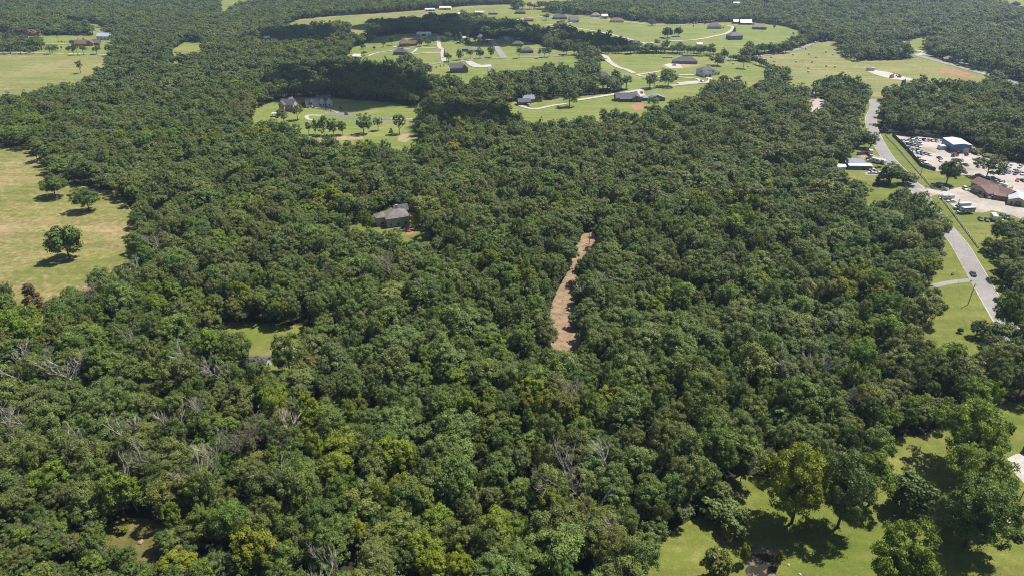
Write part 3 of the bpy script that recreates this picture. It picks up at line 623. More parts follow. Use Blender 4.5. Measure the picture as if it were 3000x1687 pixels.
# ---- tints (leaf base colours)
TINT = {
 'grey green':   (0.098, 0.118, 0.044), 'dull green':  (0.088, 0.120, 0.036), 'mid green': (0.076, 0.118, 0.026),
 'dark green':   (0.054, 0.084, 0.024), 'yellow green': (0.126, 0.148, 0.016), 'bright green': (0.098, 0.142, 0.018),
 'olive green':  (0.104, 0.116, 0.034), 'blue green':  (0.088, 0.126, 0.046), 'pale green': (0.165, 0.185, 0.072),
 'yellow':       (0.19, 0.185, 0.022), 'brown':       (0.115, 0.075, 0.042), 'deep green': (0.050, 0.078, 0.022),
}
TN = list(TINT); TV = np.array([TINT[k] for k in TN])

def inpoly(px, py, poly):
    c = np.zeros(len(px), bool); n = len(poly)
    for i in range(n):
        x0, y0 = poly[i]; x1, y1 = poly[(i+1) % n]
        m = ((y0 > py) != (y1 > py)); c ^= m & (px < (x1 - x0) * (py - y0) / ((y1 - y0) if y1 != y0 else 1e-9) + x0)
    return c

def near_edge(px, py, poly, d):
    out = np.zeros(len(px), bool); n = len(poly)
    bx = (min(p[0] for p in poly) - 12, max(p[0] for p in poly) + 12); by = (min(p[1] for p in poly) - 12, max(p[1] for p in poly) + 12)
    k = np.where((px > bx[0]) & (px < bx[1]) & (py > by[0]) & (py < by[1]))[0]
    if not len(k): return out
    x, y, dd = px[k], py[k], d[k]; o = np.zeros(len(k), bool)
    for i in range(n):
        a = np.array(poly[i]); b = np.array(poly[(i+1) % n]); ab = b - a; L2 = ab @ ab + 1e-9
        t = np.clip(((x - a[0]) * ab[0] + (y - a[1]) * ab[1]) / L2, 0, 1)
        o |= np.hypot(x - a[0] - t * ab[0], y - a[1] - t * ab[1]) < dd
    out[k] = o; return out

def vnoise(x, y, s, seed):
    """smooth value noise"""
    r = np.random.default_rng(seed).random((256, 256)); x = x / s; y = y / s
    xi = np.floor(x).astype(int); yi = np.floor(y).astype(int); fx = x - xi; fy = y - yi; fx = fx*fx*(3-2*fx); fy = fy*fy*(3-2*fy)
    g = lambda a, b: r[a % 256, b % 256]
    return (g(xi, yi)*(1-fx) + g(xi+1, yi)*fx)*(1-fy) + (g(xi, yi+1)*(1-fx) + g(xi+1, yi+1)*fx)*fy

# ---- forest layout
bands = [(88, 330, 6.7), (330, 640, 7.4), (640, 1050, 8.4), (1050, 2080, 10.4)]
X = []; Y = []; SP = []
for y0, y1, s in bands:
    ys = np.arange(y0, y1, s * 0.9); 
    for j, yy in enumerate(ys):
        w = yy * 0.98 + 90; xs = np.arange(-w, w, s) + (s / 2 if j % 2 else 0)
        X.append(xs + rng.uniform(-.38, .38, len(xs)) * s); Y.append(np.full(len(xs), yy) + rng.uniform(-.38, .38, len(xs)) * s); SP.append(np.full(len(xs), s))
X = np.concatenate(X); Y = np.concatenate(Y); SP = np.concatenate(SP)
open_ = np.zeros(len(X), bool)
for nm, P in POLY.items():
    gap = np.where(Y < 640, 1.9, 1.8) if nm != 'mulched_strip' else np.full(len(X), 2.9)
    open_ |= inpoly(X, Y, P) | near_edge(X, Y, P, gap)
for W in WOODS: open_ &= ~inpoly(X, Y, gpoly(W))
keep = ~open_
for C_ in (MAINROAD,):
    cx = np.array([[c.x, c.y] for c in C_])
    dmin = np.min(np.hypot(X[:, None] - cx[None, :, 0], Y[:, None] - cx[None, :, 1]), axis=1) if len(X) * len(cx) < 4e7 else np.full(len(X), 99.)
    keep &= dmin > 7.0
X, Y, SP = X[keep], Y[keep], SP[keep]
Z = terrain(X, Y); n = len(X)
big = vnoise(X, Y, 46, 3); fine = vnoise(X, Y, 17, 4)
WD = SP / 8.3 * np.clip(rng.lognormal(0.05, 0.24, n), 0.6, 1.75)              # width factor of a crown about 10 m across
HT = 9.6 + 4.6 * big + rng.normal(size=n) * np.where(Y > 500, 2.2, 2.1) + 2.6 * (WD * 8.3 / SP - 0.9) * 1.4
HT = np.clip(HT, 7.5, 18.5)
scrub = inpoly(X, Y, gpoly([(-300,1600),(300,1560),(470,1600),(700,1640),(900,1830),(-300,1830)]))
HT[scrub] *= rng.uniform(0.40, 0.58, scrub.sum()); WD[scrub] *= 0.9
small = rng.random(n) < 0.16; HT[small] *= 0.72; WD[small] *= 0.72
ti = np.empty(n, int)
u = 0.58 * vnoise(X, Y, np.where(Y > 640, 90.0, 34.0), 7) + 0.42 * rng.random(n); u2 = 0.5 * vnoise(X, Y, 60, 8) + 0.5 * rng.random(n)
order = ['blue green', 'grey green', 'dull green', 'mid green', 'dark green', 'olive green', 'bright green', 'yellow green']
cuts = [0.30, 0.43, 0.53, 0.61, 0.66, 0.73, 0.79]
ti = np.array([TN.index(order[k]) for k in np.searchsorted(cuts, u)])
sw = u2 < 0.30; ti[sw] = TN.index('grey green'); sw = u2 > 0.74; ti[sw] = TN.index('dull green')
pxx, pyy, sca = proj(X, Y, Z + HT * 0.75)
SPOTS = [  # patches of distinct foliage colour seen in the photograph: px, py, radius, tint
 (1340,1630,95,'yellow green'),(1690,1480,70,'yellow green'),(745,1607,55,'yellow green'),(500,1480,60,'bright green'),(330,1420,60,'bright green'),(150,1380,75,'bright green'),
 (925,1300,42,'yellow green'),(1648,1185,42,'yellow green'),(1165,1190,130,'blue green'),(1320,1270,90,'blue green'),(1030,1050,60,'blue green'),(2504,838,55,'yellow green'),(2247,815,34,'yellow green'),
 (1141,873,34,'pale green'),(1485,1000,50,'bright green'),(1753,903,36,'yellow green'),(1939,888,36,'bright green'),(1303,612,22,'yellow'),(2750,1250,170,'bright green'),(2520,1320,60,'dark green'),
 (1800,1580,60,'olive green'),(1500,1540,60,'bright green'),(60,940,80,'bright green'),(480,860,60,'bright green'),(560,870,50,'bright green'),(300,1000,90,'mid green'),(60,1620,140,'olive green'),(300,1640,140,'olive green'),
 (2640,760,60,'dull green'),(2300,1180,120,'mid green'),(2150,1330,90,'mid green'),(2560,960,80,'bright green'),(2780,1010,60,'bright green'),(2180,620,60,'bright green'),(80,350,60,'bright green'),(20,400,50,'bright green'),
 (720,300,40,'olive green'),(520,470,60,'dull green'),(1235,575,40,'pale green'),(830,1110,50,'olive green'),(1500,960,40,'blue green'),(640,700,60,'bright green'),(1330,440,18,'yellow')]
for a, b, r, tn in SPOTS:
    k = np.hypot(pxx - a, (pyy - b) * 1.15) < r * rng.uniform(0.75, 1.1, n); ti[k] = TN.index(tn)
far_m = Y > 330
TC = TV[ti] * rng.uniform(0.84, 1.18, (n, 1)) * (1 + rng.normal(size=(n, 3)) * 0.04)
TC = np.clip(TC * np.array([1.16, 1.20, 0.80]), 0.01, 0.5)
plume = np.isin(ti, [TN.index(q) for q in ('yellow green', 'bright green', 'mid green', 'yellow')]) & (rng.random(n) < 0.75)
plume |= rng.random(n) < 0.12
RZ = rng.uniform(0, 6.28, n)
inframe = (pxx > -420) & (pxx < 3420) & (pyy < 1687 + 330)
tx, ty_, _s = proj(X, Y, Z + HT)
inframe &= (ty_ > -120)
sel = inframe

# ---- the nearest forest trees, each a thing of its own
LABELS = set()
def uniq(lab):
    assert lab not in LABELS, lab
    LABELS.add(lab); return lab
_ones = 'zero one two three four five six seven eight nine ten eleven twelve thirteen fourteen fifteen sixteen seventeen eighteen nineteen'.split()
_tens = 'x x twenty thirty forty fifty sixty seventy eighty ninety'.split()
def spell(v): return _ones[v] if v < 20 else _tens[v // 10] + ('-' + _ones[v % 10] if v % 10 else '')
def pct(px, py): return f'{spell(min(99, max(1, round(px / 30))))} percent across, {spell(min(99, max(1, round(py / 16.87))))} down'

GRP_FOREST = 'forest trees nearest the camera'
vis = sel & (pxx > -60) & (pxx < 3060) & (ty_ < 1680)
cand = np.where(vis)[0]; cand = cand[np.argsort(-(sca[cand] * np.sqrt(WD[cand] * HT[cand])))]
singles = []; seen = set()
for i in cand:
    cxp = min(2985, max(15, pxx[i])); cyp = min(1675, max(10, (ty_[i] * .5 + pyy[i] * .5)))
    hgt = 'tall' if HT[i] > 14.5 else 'low' if HT[i] < 9 else 'mid-height'
    wid = 'broad' if WD[i] > 1.08 else 'narrow' if WD[i] < 0.85 else 'rounded'
    lab = f'{hgt} {wid} {TN[ti[i]]} tree in near woods, {pct(cxp, cyp)}'
    if lab in seen: continue
    seen.add(lab); singles.append((i, lab))
    if len(singles) >= 300: break

def place_tree(name, style, lod, loc, h, wf, rz, tint, label, cat='tree', group=None, k=None):
    lst = PROTO[(style, lod)]; cm, tm, _ = lst[int(rng.integers(len(lst))) if k is None else k % len(lst)]
    e = empty(name, loc, rz); tag(e, uniq(label), cat, group)
    s = h / 14.0; asp = rng.uniform(0.88, 1.14)
    for nm, me in (('trunk', tm), ('crown', cm)):
        o = link(nm, me, e); o.scale = (wf * asp, wf / asp, s) if nm == 'crown' else (min(wf, s), min(wf, s), s)
        if nm == 'crown': o['tint'] = [float(q) for q in tint]
    return e

sing_idx = np.array([i for i, _ in singles])
for i, lab in singles:
    place_tree('forest_tree', 'plume' if plume[i] else 'oak', 0, (X[i], Y[i], Z[i]), HT[i], WD[i], RZ[i], TC[i], lab, 'tree', GRP_FOREST)

# ---- all the other forest trees: one mass, instanced from the same kinds of tree
protos_col = bpy.data.collections.new('tree_kinds'); PIDX = {}
cnt = 0
for key in (('oak', 0), ('plume', 0), ('oak', 1), ('plume', 1), ('oak', 2), ('plume', 2)):
    PIDX[key] = (cnt, len(PROTO[key]))
    for c_, t_m, j_ in PROTO[key]:
        o = bpy.data.objects.new(f'tree_kind_{cnt:02d}', j_); protos_col.objects.link(o); cnt += 1

def instance_group(name):
    g = bpy.data.node_groups.new(name, 'GeometryNodeTree')
    g.interface.new_socket('Geometry', in_out='INPUT', socket_type='NodeSocketGeometry'); g.interface.new_socket('Geometry', in_out='OUTPUT', socket_type='NodeSocketGeometry')
    gi = g.nodes.new('NodeGroupInput'); go = g.nodes.new('NodeGroupOutput'); L = g.links.new
    ci = g.nodes.new('GeometryNodeCollectionInfo'); ci.inputs['Collection'].default_value = protos_col
    ci.inputs['Separate Children'].default_value = True; ci.inputs['Reset Children'].default_value = True
    ip = g.nodes.new('GeometryNodeInstanceOnPoints'); mp = g.nodes.new('GeometryNodeMeshToPoints')
    L(gi.outputs[0], mp.inputs['Mesh']); L(mp.outputs[0], ip.inputs['Points']); L(ci.outputs[0], ip.inputs['Instance']); ip.inputs['Pick Instance'].default_value = True
    def at_(nm, dt):
        a = g.nodes.new('GeometryNodeInputNamedAttribute'); a.data_type = dt; a.inputs['Name'].default_value = nm; return a.outputs['Attribute']
    L(at_('kind_index', 'INT'), ip.inputs['Instance Index']); L(at_('size', 'FLOAT_VECTOR'), ip.inputs['Scale'])
    er = g.nodes.new('FunctionNodeEulerToRotation'); L(at_('turn', 'FLOAT_VECTOR'), er.inputs[0]); L(er.outputs[0], ip.inputs['Rotation'])
    L(ip.outputs[0], go.inputs[0]); return g
GN = instance_group('forest_instances')

def mass(name, P, size, turn, idx, tint, lab):
    me = bpy.data.meshes.new(name); me.vertices.add(len(P)); me.vertices.foreach_set('co', P.ravel())
    for nm, ty, dat, key in (('size', 'FLOAT_VECTOR', size, 'vector'), ('turn', 'FLOAT_VECTOR', turn, 'vector'), ('kind_index', 'INT', idx, 'value')):
        a = me.attributes.new(nm, ty, 'POINT'); a.data.foreach_set(key, np.ascontiguousarray(dat, dtype=np.int32 if ty == 'INT' else np.float32).ravel())
    a = me.attributes.new('tint', 'FLOAT_COLOR', 'POINT'); a.data.foreach_set('color', np.hstack([tint, np.ones((len(tint), 1))]).astype(np.float32).ravel())
    o = link(name, me); md = o.modifiers.new('trees', 'NODES'); md.node_group = GN
    tag(o, lab, kind='stuff'); return o

# low scrub thickens the bottom left corner
rest = sel.copy(); rest[sing_idx] = False
idx = np.zeros(n, int); lod = np.where(Y < 330, 0, np.where(Y < 640, 1, 2))
for l in (0, 1, 2):
    for st, mk in (('oak', ~plume), ('plume', plume)):
        b0, c0 = PIDX[(st, l)]; q = mk & (lod == l); idx[q] = b0 + rng.integers(0, c0, q.sum())
def under(mask, frac, hs, seed):
    """understorey: small bushy trees between the big ones"""
    k = np.where(mask)[0]; k = k[rng.random(len(k)) < frac]
    return k
k = np.where(rest)[0]
P1 = np.stack([X[k], Y[k], Z[k] - 0.05], 1); A1 = rng.uniform(0.88, 1.14, len(k)); S1 = np.stack([WD[k] * A1, WD[k] / A1, HT[k] / 14.0], 1); T1 = np.stack([rng.normal(size=len(k)) * .05, rng.normal(size=len(k)) * .05, RZ[k]], 1); I1 = idx[k]; C1 = TC[k]
ku = np.concatenate([under(sel & (Y < 460), 0.7, 0, 1), under(sel & (Y < 260), 1.0, 0, 1), under(sel & scrub, 1.0, 0, 1), under(sel & scrub, 1.0, 0, 1)]); nu = len(ku)
PU = np.stack([X[ku] + rng.uniform(-4, 4, nu), Y[ku] + rng.uniform(-4, 4, nu), np.zeros(nu)], 1)
bad = np.zeros(nu, bool)
for nm, P in POLY.items(): bad |= inpoly(PU[:, 0], PU[:, 1], P) | near_edge(PU[:, 0], PU[:, 1], P, np.full(nu, 1.2))
PU = PU[~bad]; nu = len(PU); su = rng.uniform(0.36, 0.72, nu)
mp = POLY['mulched_strip']; bx = []
for a_, b_ in zip(mp, mp[1:] + mp[:1]):
    L_ = math.hypot(b_[0]-a_[0], b_[1]-a_[1]); nn = Vector((b_[1]-a_[1], a_[0]-b_[0])).normalized()
    ar_ = sum(mp[i][0] * mp[(i+1) % len(mp)][1] - mp[(i+1) % len(mp)][0] * mp[i][1] for i in range(len(mp))); nn = nn * (1 if ar_ > 0 else -1)
    for q_ in range(max(1, int(L_ / 1.9))):
        f_ = (q_ + rng.random()) / max(1, int(L_ / 1.9)); d_ = rng.uniform(1.3, 3.6); bx.append((a_[0] + (b_[0]-a_[0]) * f_ + nn.x * d_, a_[1] + (b_[1]-a_[1]) * f_ + nn.y * d_, 0.0))
PU = np.vstack([PU, np.array(bx)]); su = np.concatenate([su, rng.uniform(0.25, 0.5, len(bx))]); nu = len(PU)
SU = np.stack([su, su, su * rng.uniform(0.8, 1.1, nu)], 1); TU = np.stack([np.zeros(nu), np.zeros(nu), rng.uniform(0, 6.28, nu)], 1)
b0, c0 = PIDX[('oak', 1)]; IU = b0 + rng.integers(0, c0, nu); CU = TV[rng.choice([TN.index(q) for q in ('mid green', 'dull green', 'bright green', 'grey green')], nu)] * rng.uniform(0.8, 1.1, (nu, 1))
mass('forest', np.vstack([P1, PU]), np.vstack([S1, SU]), np.vstack([T1, TU]), np.concatenate([I1, IU]), np.vstack([C1, CU]), 'dense mixed green forest covering the valley beyond the nearest trees')
print('trees', n, 'in mass', len(k), 'under', nu, 'singles', len(singles))

# ------------------------------------------------------------------ trees that stand alone or in hedges
def solve_h(px, py, hpx):
    p = at(px, py); lo, hi = 0.3, 40.0
    for _ in range(30):
        m = (lo + hi) / 2
        if py - float(proj(p[0], p[1], p[2] + m)[1]) < hpx: lo = m
        else: hi = m
    return p, lo

CW = {'lawn': 14.6, 'oak': 11.0, 'plume': 10.0, 'cedar': 6.4, 'bush': 14.6, 'sparse': 9.0}
def lone(px, py, wpx, hpx, style, tint, label, name='lawn_tree', group=None, cat='tree', lod=None):
    p, h = solve_h(px, py, hpx); w = wpx / ppm(px, py)
    if lod is None: lod = 0 if p[1] < 400 or style in ('cedar', 'sparse') else 1
    if (style, lod) not in PROTO or PROTO[(style, lod)][0][0] is None: lod = 0
    tc = np.array(TINT[tint]) * rng.uniform(0.95, 1.1) * np.array([1.14, 1.14, 0.82])
    return place_tree(name, style, lod, p, h, w / CW[style], rng.uniform(0, 6.28), tc, label, cat, group)

LONE = [
 # left pasture
 (163,577,94,66,'lawn','dull green','broad oak at the top of the left pasture, left of its twin'),
 (262,617,92,72,'lawn','mid green','broad shade tree on dry pasture with visible trunk, right of its twin'),
 (205,757,104,98,'bush','mid green','big leaning bushy tree alone in the middle of the left pasture'),
 (-10,600,44,50,'lawn','mid green','tree cut by the left edge of the pasture'),
 (104,906,66,72,'cedar','brown','rusty brown cedar at the lower corner of the left pasture'),
 (237,216,24,40,'sparse','dull green','thin scraggly tree alone in the far hay field'),
 # glade
 (905,396,24,38,'oak','mid green','leftmost small tree in the dark row of the glade'),
 (926,395,26,46,'lawn','mid green','second tree from the left in the dark row of the glade'),
 (950,397,44,58,'lawn','dark green','tallest dark tree in the middle of the glade row'),
 (978,398,40,54,'lawn','dark green','dark tree right of the tallest in the glade row'),
 (1003,396,34,48,'lawn','mid green','rightmost tree of the dark row in the glade'),
 (1066,393,58,62,'lawn','mid green','broad tree standing alone right of the glade row'),
 (1108,383,30,38,'plume','mid green','slim tree between the two broad glade trees'),
 (1170,394,42,58,'plume','bright green','bright green upright tree below the white paving of the glade'),
 (1146,389,13,13,'cedar','dark green','tiny dark conifer in the glade'),
 (833,362,46,40,'oak','dull green','round tree hiding the front of the tan house'),
 (872,352,40,44,'oak','dark green','dark tree right of the tan house'),
 (1227,398,40,46,'lawn','dark green','dark tree at the right end of the glade'),
 # hillside lawns, left
 (1124,139,16,20,'oak','dark green','egg-shaped dark tree on the left hill lawn'),
 (1064,145,18,15,'bush','dark green','round bush-like tree at the left end of the hill lawns'),
 (1097,148,10,13,'oak','dark green','small round tree below the egg-shaped one on the left hill lawn'),
 (1066,164,20,14,'oak','mid green','double-topped tree behind the white-roofed shed'),
 (1083,126,22,26,'oak','mid green','tree at the edge of the shaded hill wood'),
 (1149,134,22,28,'oak','dark green','tree left of the brown brick hill house'),
 (1231,138,27,30,'lawn','dark green','round dark tree right of the brown brick hill house'),
 (1254,134,24,20,'lawn','mid green','low round tree by the straight pale drive'),
 (1271,131,12,20,'plume','mid green','slim tree beside the straight pale drive'),
 (1297,124,20,18,'oak','bright green','light green tree right of the straight pale drive top'),
 (1314,122,26,26,'oak','mid green','tree between the straight drive and the pointed conifers'),
 (1349,128,20,32,'cedar','dark green','pointed dark tree, left of the pair on the shaded lawn'),
 (1371,129,20,26,'cedar','dark green','pointed dark tree, right of the pair on the shaded lawn'),
 (1335,122,14,20,'cedar','dark green','small pointed tree left of the pair on the shaded lawn'),
 (1393,126,18,20,'oak','mid green','round tree above the shaded lawn middle'),
 (1404,131,14,17,'oak','dark green','small dark tree on the shaded lawn'),
 (1420,128,24,28,'cedar','dark green','broad pointed conifer left of the broad grey street'),
 (1483,137,22,28,'oak','dark green','oval dark tree right of the broad grey street'),
 (1314,182,26,28,'oak','dark green','dark tree at the lower end of the straight pale drive'),
 (1347,177,28,34,'lawn','dark green','first big dark tree in the row above the grey street'),
 (1378,174,22,26,'oak','mid green','small tree in the row above the grey street'),
 (1406,172,28,33,'lawn','dark green','second big dark tree in the row above the grey street'),
 (1439,169,28,38,'lawn','mid green','tallest tree in the row above the grey street'),
 (1303,170,8,26,'cedar','dark green','narrow hedge tree along the straight pale drive'),
 (1521,172,19,36,'plume','mid green','upright tree with bare trunk on the grey street, leftmost'),
 (1580,172,14,30,'sparse','mid green','forked thin tree on the grey street'),
 (1595,169,18,26,'plume','mid green','second upright tree on the grey street'),
 (1609,168,17,28,'plume','mid green','third upright tree on the grey street'),
 (1606,148,32,34,'oak','mid green','round crown below the long shaded wood'),
 (1659,162,40,38,'lawn','bright green','wide light tree at the end of the long shaded wood'),
 (1684,162,30,36,'lawn','mid green','wide tree right beside the end of the long shaded wood'),
 (1750,160,20,24,'lawn','yellow green','yellowish round tree at the left end of the hedgerow'),
 (1846,160,30,34,'lawn','dark green','shade tree standing in front of the hedgerow'),
 # upper lawns
 (1910,77,32,22,'lawn','mid green','round tree on the ridge lane of the upper lawn'),
 (1955,112,42,32,'bush','dark green','dense clump tree on the upper lawn, left of two'),
 (1987,108,34,28,'bush','dark green','dense clump tree on the upper lawn, right of two'),
 (1925,126,22,9,'bush','dark green','low dark bush beside the upper street'),
 (2151,96,12,16,'cedar','dark green','dark conifer behind the dark blue upper house'),
 (2233,93,15,14,'oak','dark green','round tree before the tan-roofed upper house'),
 (2206,78,9,10,'oak','mid green','small tree left of the tan-roofed upper house'),
 (2323,106,8,12,'oak','mid green','small lone tree on the right side of the upper lawn'),
 (2031,82,6,8,'oak','mid green','tiny tree left of the grey upper house'),
 (2065,76,6,8,'oak','mid green','tiny tree above the grey upper house'),
 (2118,90,6,11,'oak','mid green','tiny tree right of the grey upper house'),
 (2268,86,10,12,'oak','mid green','small tree right of the tan-roofed upper house'),
 (2094,99,4,5,'oak','mid green','seedling tree below the grey upper house'),
 (1597,46,22,16,'oak','dark green','left tree between the far northern houses'),
 (1636,48,26,16,'oak','mid green','round tree before the far grey northern house'),
 (1600,60,26,20,'oak','dark green','dark tree by the far northern drive'),
 # right-hand lawns
 (2101,194,50,40,'lawn','deep green','huge dark oak behind the white two-storey house'),
 (2120,184,28,44,'oak','dark green','tall dark tree just behind the huge dark oak'),
 (2177,202,33,40,'oak','olive green','three-stemmed olive tree on the slope by the hedge'),
 (1957,254,66,56,'lawn','mid green','big lone tree beside the white drives'),
 (1668,314,60,62,'lawn','dark green','big dark tree on the long drive left of the grey-roofed house'),
 (1582,296,42,44,'oak','mid green','tree behind the dark double house'),
 (1617,290,34,44,'oak','mid green','tree right of the dark double house'),
 (1634,288,26,40,'plume','mid green','third tree along the drive right of the dark double house'),
 (2118,276,26,28,'oak','dark green','small tree in front of the white hip-roofed house'),
 (2260,244,48,40,'bush','dark green','dense dark tree at the lower end of the field hedge'),
 (2300,226,36,30,'bush','mid green','bushy tree at the corner of the field hedge'),
 (1915,316,44,34,'oak','mid green','tree in front of the brown garage'),
 # road side, right
 (2771,541,78,80,'lawn','deep green','round dark shade tree on the lawn left of the brown-roofed office'),
 (2890,520,92,70,'lawn','dark green','spreading dark tree behind the brown-roofed office'),
 (2608,540,74,62,'lawn','mid green','airy two-stemmed tree on the lawn left of the road'),
 (2584,542,46,54,'cedar','deep green','dark cedar beside the airy two-stemmed tree'),
 (2658,540,58,36,'bush','mid green','low spreading tree overhanging the left road edge'),
 (2455,486,66,72,'lawn','dull green','large grey green tree left of the blue building'),
 (2548,436,62,54,'lawn','dark green','dark roadside tree behind the white van'),
 (2515,430,60,60,'lawn','dull green','tall roadside tree left of the white van'),
 (2811,974,18,16,'bush','dark green','little round shrub on the lawn beside the side lane'),
 (2858,985,52,52,'lawn','dull green','pale spreading tree between the lawn and side lane'),
 (2935,985,100,140,'lawn','mid green','tall glossy tree shading the lower end of the road'),
 (2700,940,100,100,'lawn','dark green','wide tree at the left edge of the pole lawn'),
 # bottom right
 (2318,1532,215,235,'lawn','yellow green','large yellow-green tree beside the pond, its trunk showing'),
 (2452,1545,190,225,'lawn','blue green','large blue-green tree right of the pond'),
 (2545,1480,120,150,'plume','bright green','feathery green tree behind the blue-green one'),
 (2650,1500,130,105,'bush','dark green','broad dark shrub-like tree in the middle of the lawn shade'),
 (2826,1600,215,195,'lawn','mid green','biggest dark green tree on the bottom right lawn'),
 (2838,1490,215,190,'lawn','bright green','large leafy tree just above the biggest one at right'),
 (2826,1372,215,200,'lawn','bright green','third big leafy tree at right below the woods'),
 (2606,1742,225,205,'lawn','bright green','bright green tree at the bottom edge of the lawn'),
 (708,1088,104,128,'lawn','dull green','round tree standing before the left clearing'),
 (850,1095,118,118,'lawn','dull green','wide oak before the pale paved patch of the left clearing'),
 (1076,686,52,76,'lawn','bright green','bright upright tree left of the grey-roofed forest house'),
 (1226,662,66,88,'sparse','olive green','thin olive tree overhanging the grey-roofed forest house'),
 (1240,650,46,70,'plume','pale green','pale plumed tree behind the grey-roofed forest house'),
 (1096,640,40,60,'oak','mid green','tree behind the left end of the grey-roofed forest house'),
 (772,1168,84,112,'oak','dull green','tree hiding the right end of the dark roof at the left clearing'),
 (716,1172,76,112,'oak','mid green','tree hiding the lower wall of the dark-roofed house at left'),
 (1098,738,76,72,'oak','mid green','forest tree in front of the left end of the grey-roofed house'),
 (1044,738,70,68,'oak','bright green','bright forest tree below the patch of shaded house lawn'),
 (1150,742,66,66,'oak','dull green','forest tree just below the front wall of the grey-roofed house'),
 (2645,1390,24,28,'sparse','mid green','sapling in a mulch ring in the lawn opening'),
 (2670,1342,40,36,'sparse','pale green','pale spindly sapling in the tree shade'),
 (2960,1265,26,22,'bush','mid green','round bush on the lawn at the right edge'),
 (2090,1508,130,60,'bush','mid green','low leafy tree bulging onto the pond lawn'),
]
for row in LONE: lone(*row)

def hedge(pts, step, hr, wr, style, tints, group, phrase, name='hedge_tree'):
    C = []; 
    for (a, b), (c, d) in zip(pts[:-1], pts[1:]):
        k = max(1, int(math.hypot(c-a, d-b) / step))
        C += [(a + (c-a)*i/k, b + (d-b)*i/k) for i in range(k)]
    for i, (x, y) in enumerate(C):
        lone(x + rng.uniform(-1, 1), y + rng.uniform(-.8, .4), rng.uniform(*wr), rng.uniform(*hr), style if rng.random() < .8 else 'oak', tints[int(rng.integers(len(tints)))],
             f'{spell(i+1)}{"th" if i > 2 else ""} tree from the left {phrase}'.replace('one tree', 'first tree').replace('two tree', 'second tree').replace('three tree', 'third tree'), name, group)
DG = ['dark green', 'deep green', 'mid green']
hedge([(1764,158),(1830,158),(1920,158),(2000,160),(2010,161)], 8.5, (18, 27), (14, 22), 'oak', DG, 'hedgerow above the white road', 'in the long hedgerow above the white road')
hedge([(2012,163),(2060,165),(2100,166)], 9, (22, 32), (18, 26), 'oak', DG, 'hedgerow right of the long one', 'in the short dark hedgerow behind the huge oak')
hedge([(2140,178),(2185,180),(2235,196),(2290,218)], 9, (15, 23), (15, 24), 'bush', DG, 'hedge along the bale field', 'in the hedge along the bale field')
hedge([(2194,160),(2240,160),(2290,158),(2322,155)], 10, (18, 36), (16, 26), 'oak', DG, 'hedge above the hill road', 'in the clump hedge above the hill road')
hedge([(2322,138),(2350,132),(2380,124),(2402,114)], 10, (22, 34), (20, 30), 'oak', DG, 'hedge right of the upper lawn', 'in the tall hedge right of the upper lawn')
hedge([(165,150),(150,156)], 20, (18, 20), (24, 26), 'lawn', DG, 'farm trees', 'by the farm road')
for i, (x, y, w, h, tn, lb) in enumerate([(95,156,20,22,'dark green','dark tree on the farm road, left of three'),(154,156,22,18,'dark green','round tree on the farm road, middle of three'),(203,158,18,24,'dark green','column-like tree on the farm road, right of three'),
      (284,161,30,27,'dark green','bushy tree on the farm road near the brick farmhouse'),(213,138,16,20,'dark green','tree left of the brick farmhouse'),(181,146,8,10,'mid green','small leaning tree on the farm lawn'),(173,128,5,8,'dark green','first sapling of the farm drive row'),
      (182,128,6,8,'dark green','second sapling of the farm drive row'),(190,128,4,6,'dark green','third sapling of the farm drive row'),(168,111,7,7,'mid green','lone sapling on the upper farm lawn'),(229,119,5,6,'dark green','sapling above the brick farmhouse'),(246,122,7,10,'dark green','slim tree above the brick farmhouse')]):
    lone(x, y, w, h, 'oak', tn, lb)
for i, (x, y) in enumerate([(1266,202),(1278,201),(1290,197),(1301,195),(1313,192)]):
    lone(x, y, 4, 8, 'cedar', 'dark green', f'{["first","second","third","fourth","fifth"][i]} tiny conifer in the row left of the brick house', 'sapling', 'row of tiny conifers')
for i, (x, y, w, h, tn, lb) in enumerate([(921,318,7,8,'dark green','bush at the white farmhouse walk'),(955,324,5,6,'dark green','small bush by the curved walk'),(969,328,4,5,'dark green','lowest small bush by the curved walk'),(998,322,8,10,'dark green','round bush on the glade lawn'),(890,312,12,12,'dark green','shrub at the corner of the white farmhouse')]):
    lone(x, y, w, h, 'bush', tn, lb, 'shrub', None, 'shrub')
for x, y, w, h, tn, lb in [(2145,1556,110,58,'dull green','reedy shrub thicket on the lawn above the pond'),(2105,1690,80,70,'olive green','olive brush clump on the lawn left of the pond'),(2085,1640,50,34,'dull green','small brush clump above the olive one'),
      (2178,1650,34,60,'yellow green','bright green bush at the left pond bank'),(2188,1612,26,24,'yellow green','small bright bush at the top left of the pond'),(2275,1660,26,50,'olive green','rushes along the right pond bank'),
      (2960,1560,50,22,'dark green','low hedge beside the lower utility pole'),(2985,1580,34,20,'dark green','low hedge end at the right edge'),(2875,578,22,6,'dark green','shrubs along the office front'),
      (2790,516,24,10,'dull green','shrub at the dark fence end'),(2930,470,40,14,'pale green','weedy bush behind the salvage cars'),(2870,452,46,14,'olive green','weeds right of the blue metal building'),(2900,462,40,10,'yellow','yellow weeds behind the spreading tree'),
      (2975,468,46,22,'mid green','bush at the right end of the salvage yard'),(365,1560,30,20,'yellow green','shrub in the dry gap of the scrub'),(165,905,56,34,'grey green','grey bush beside the rusty cedar')]:
    lone(x, y, w, h, 'bush', tn, lb, 'shrub', None, 'shrub', 0)

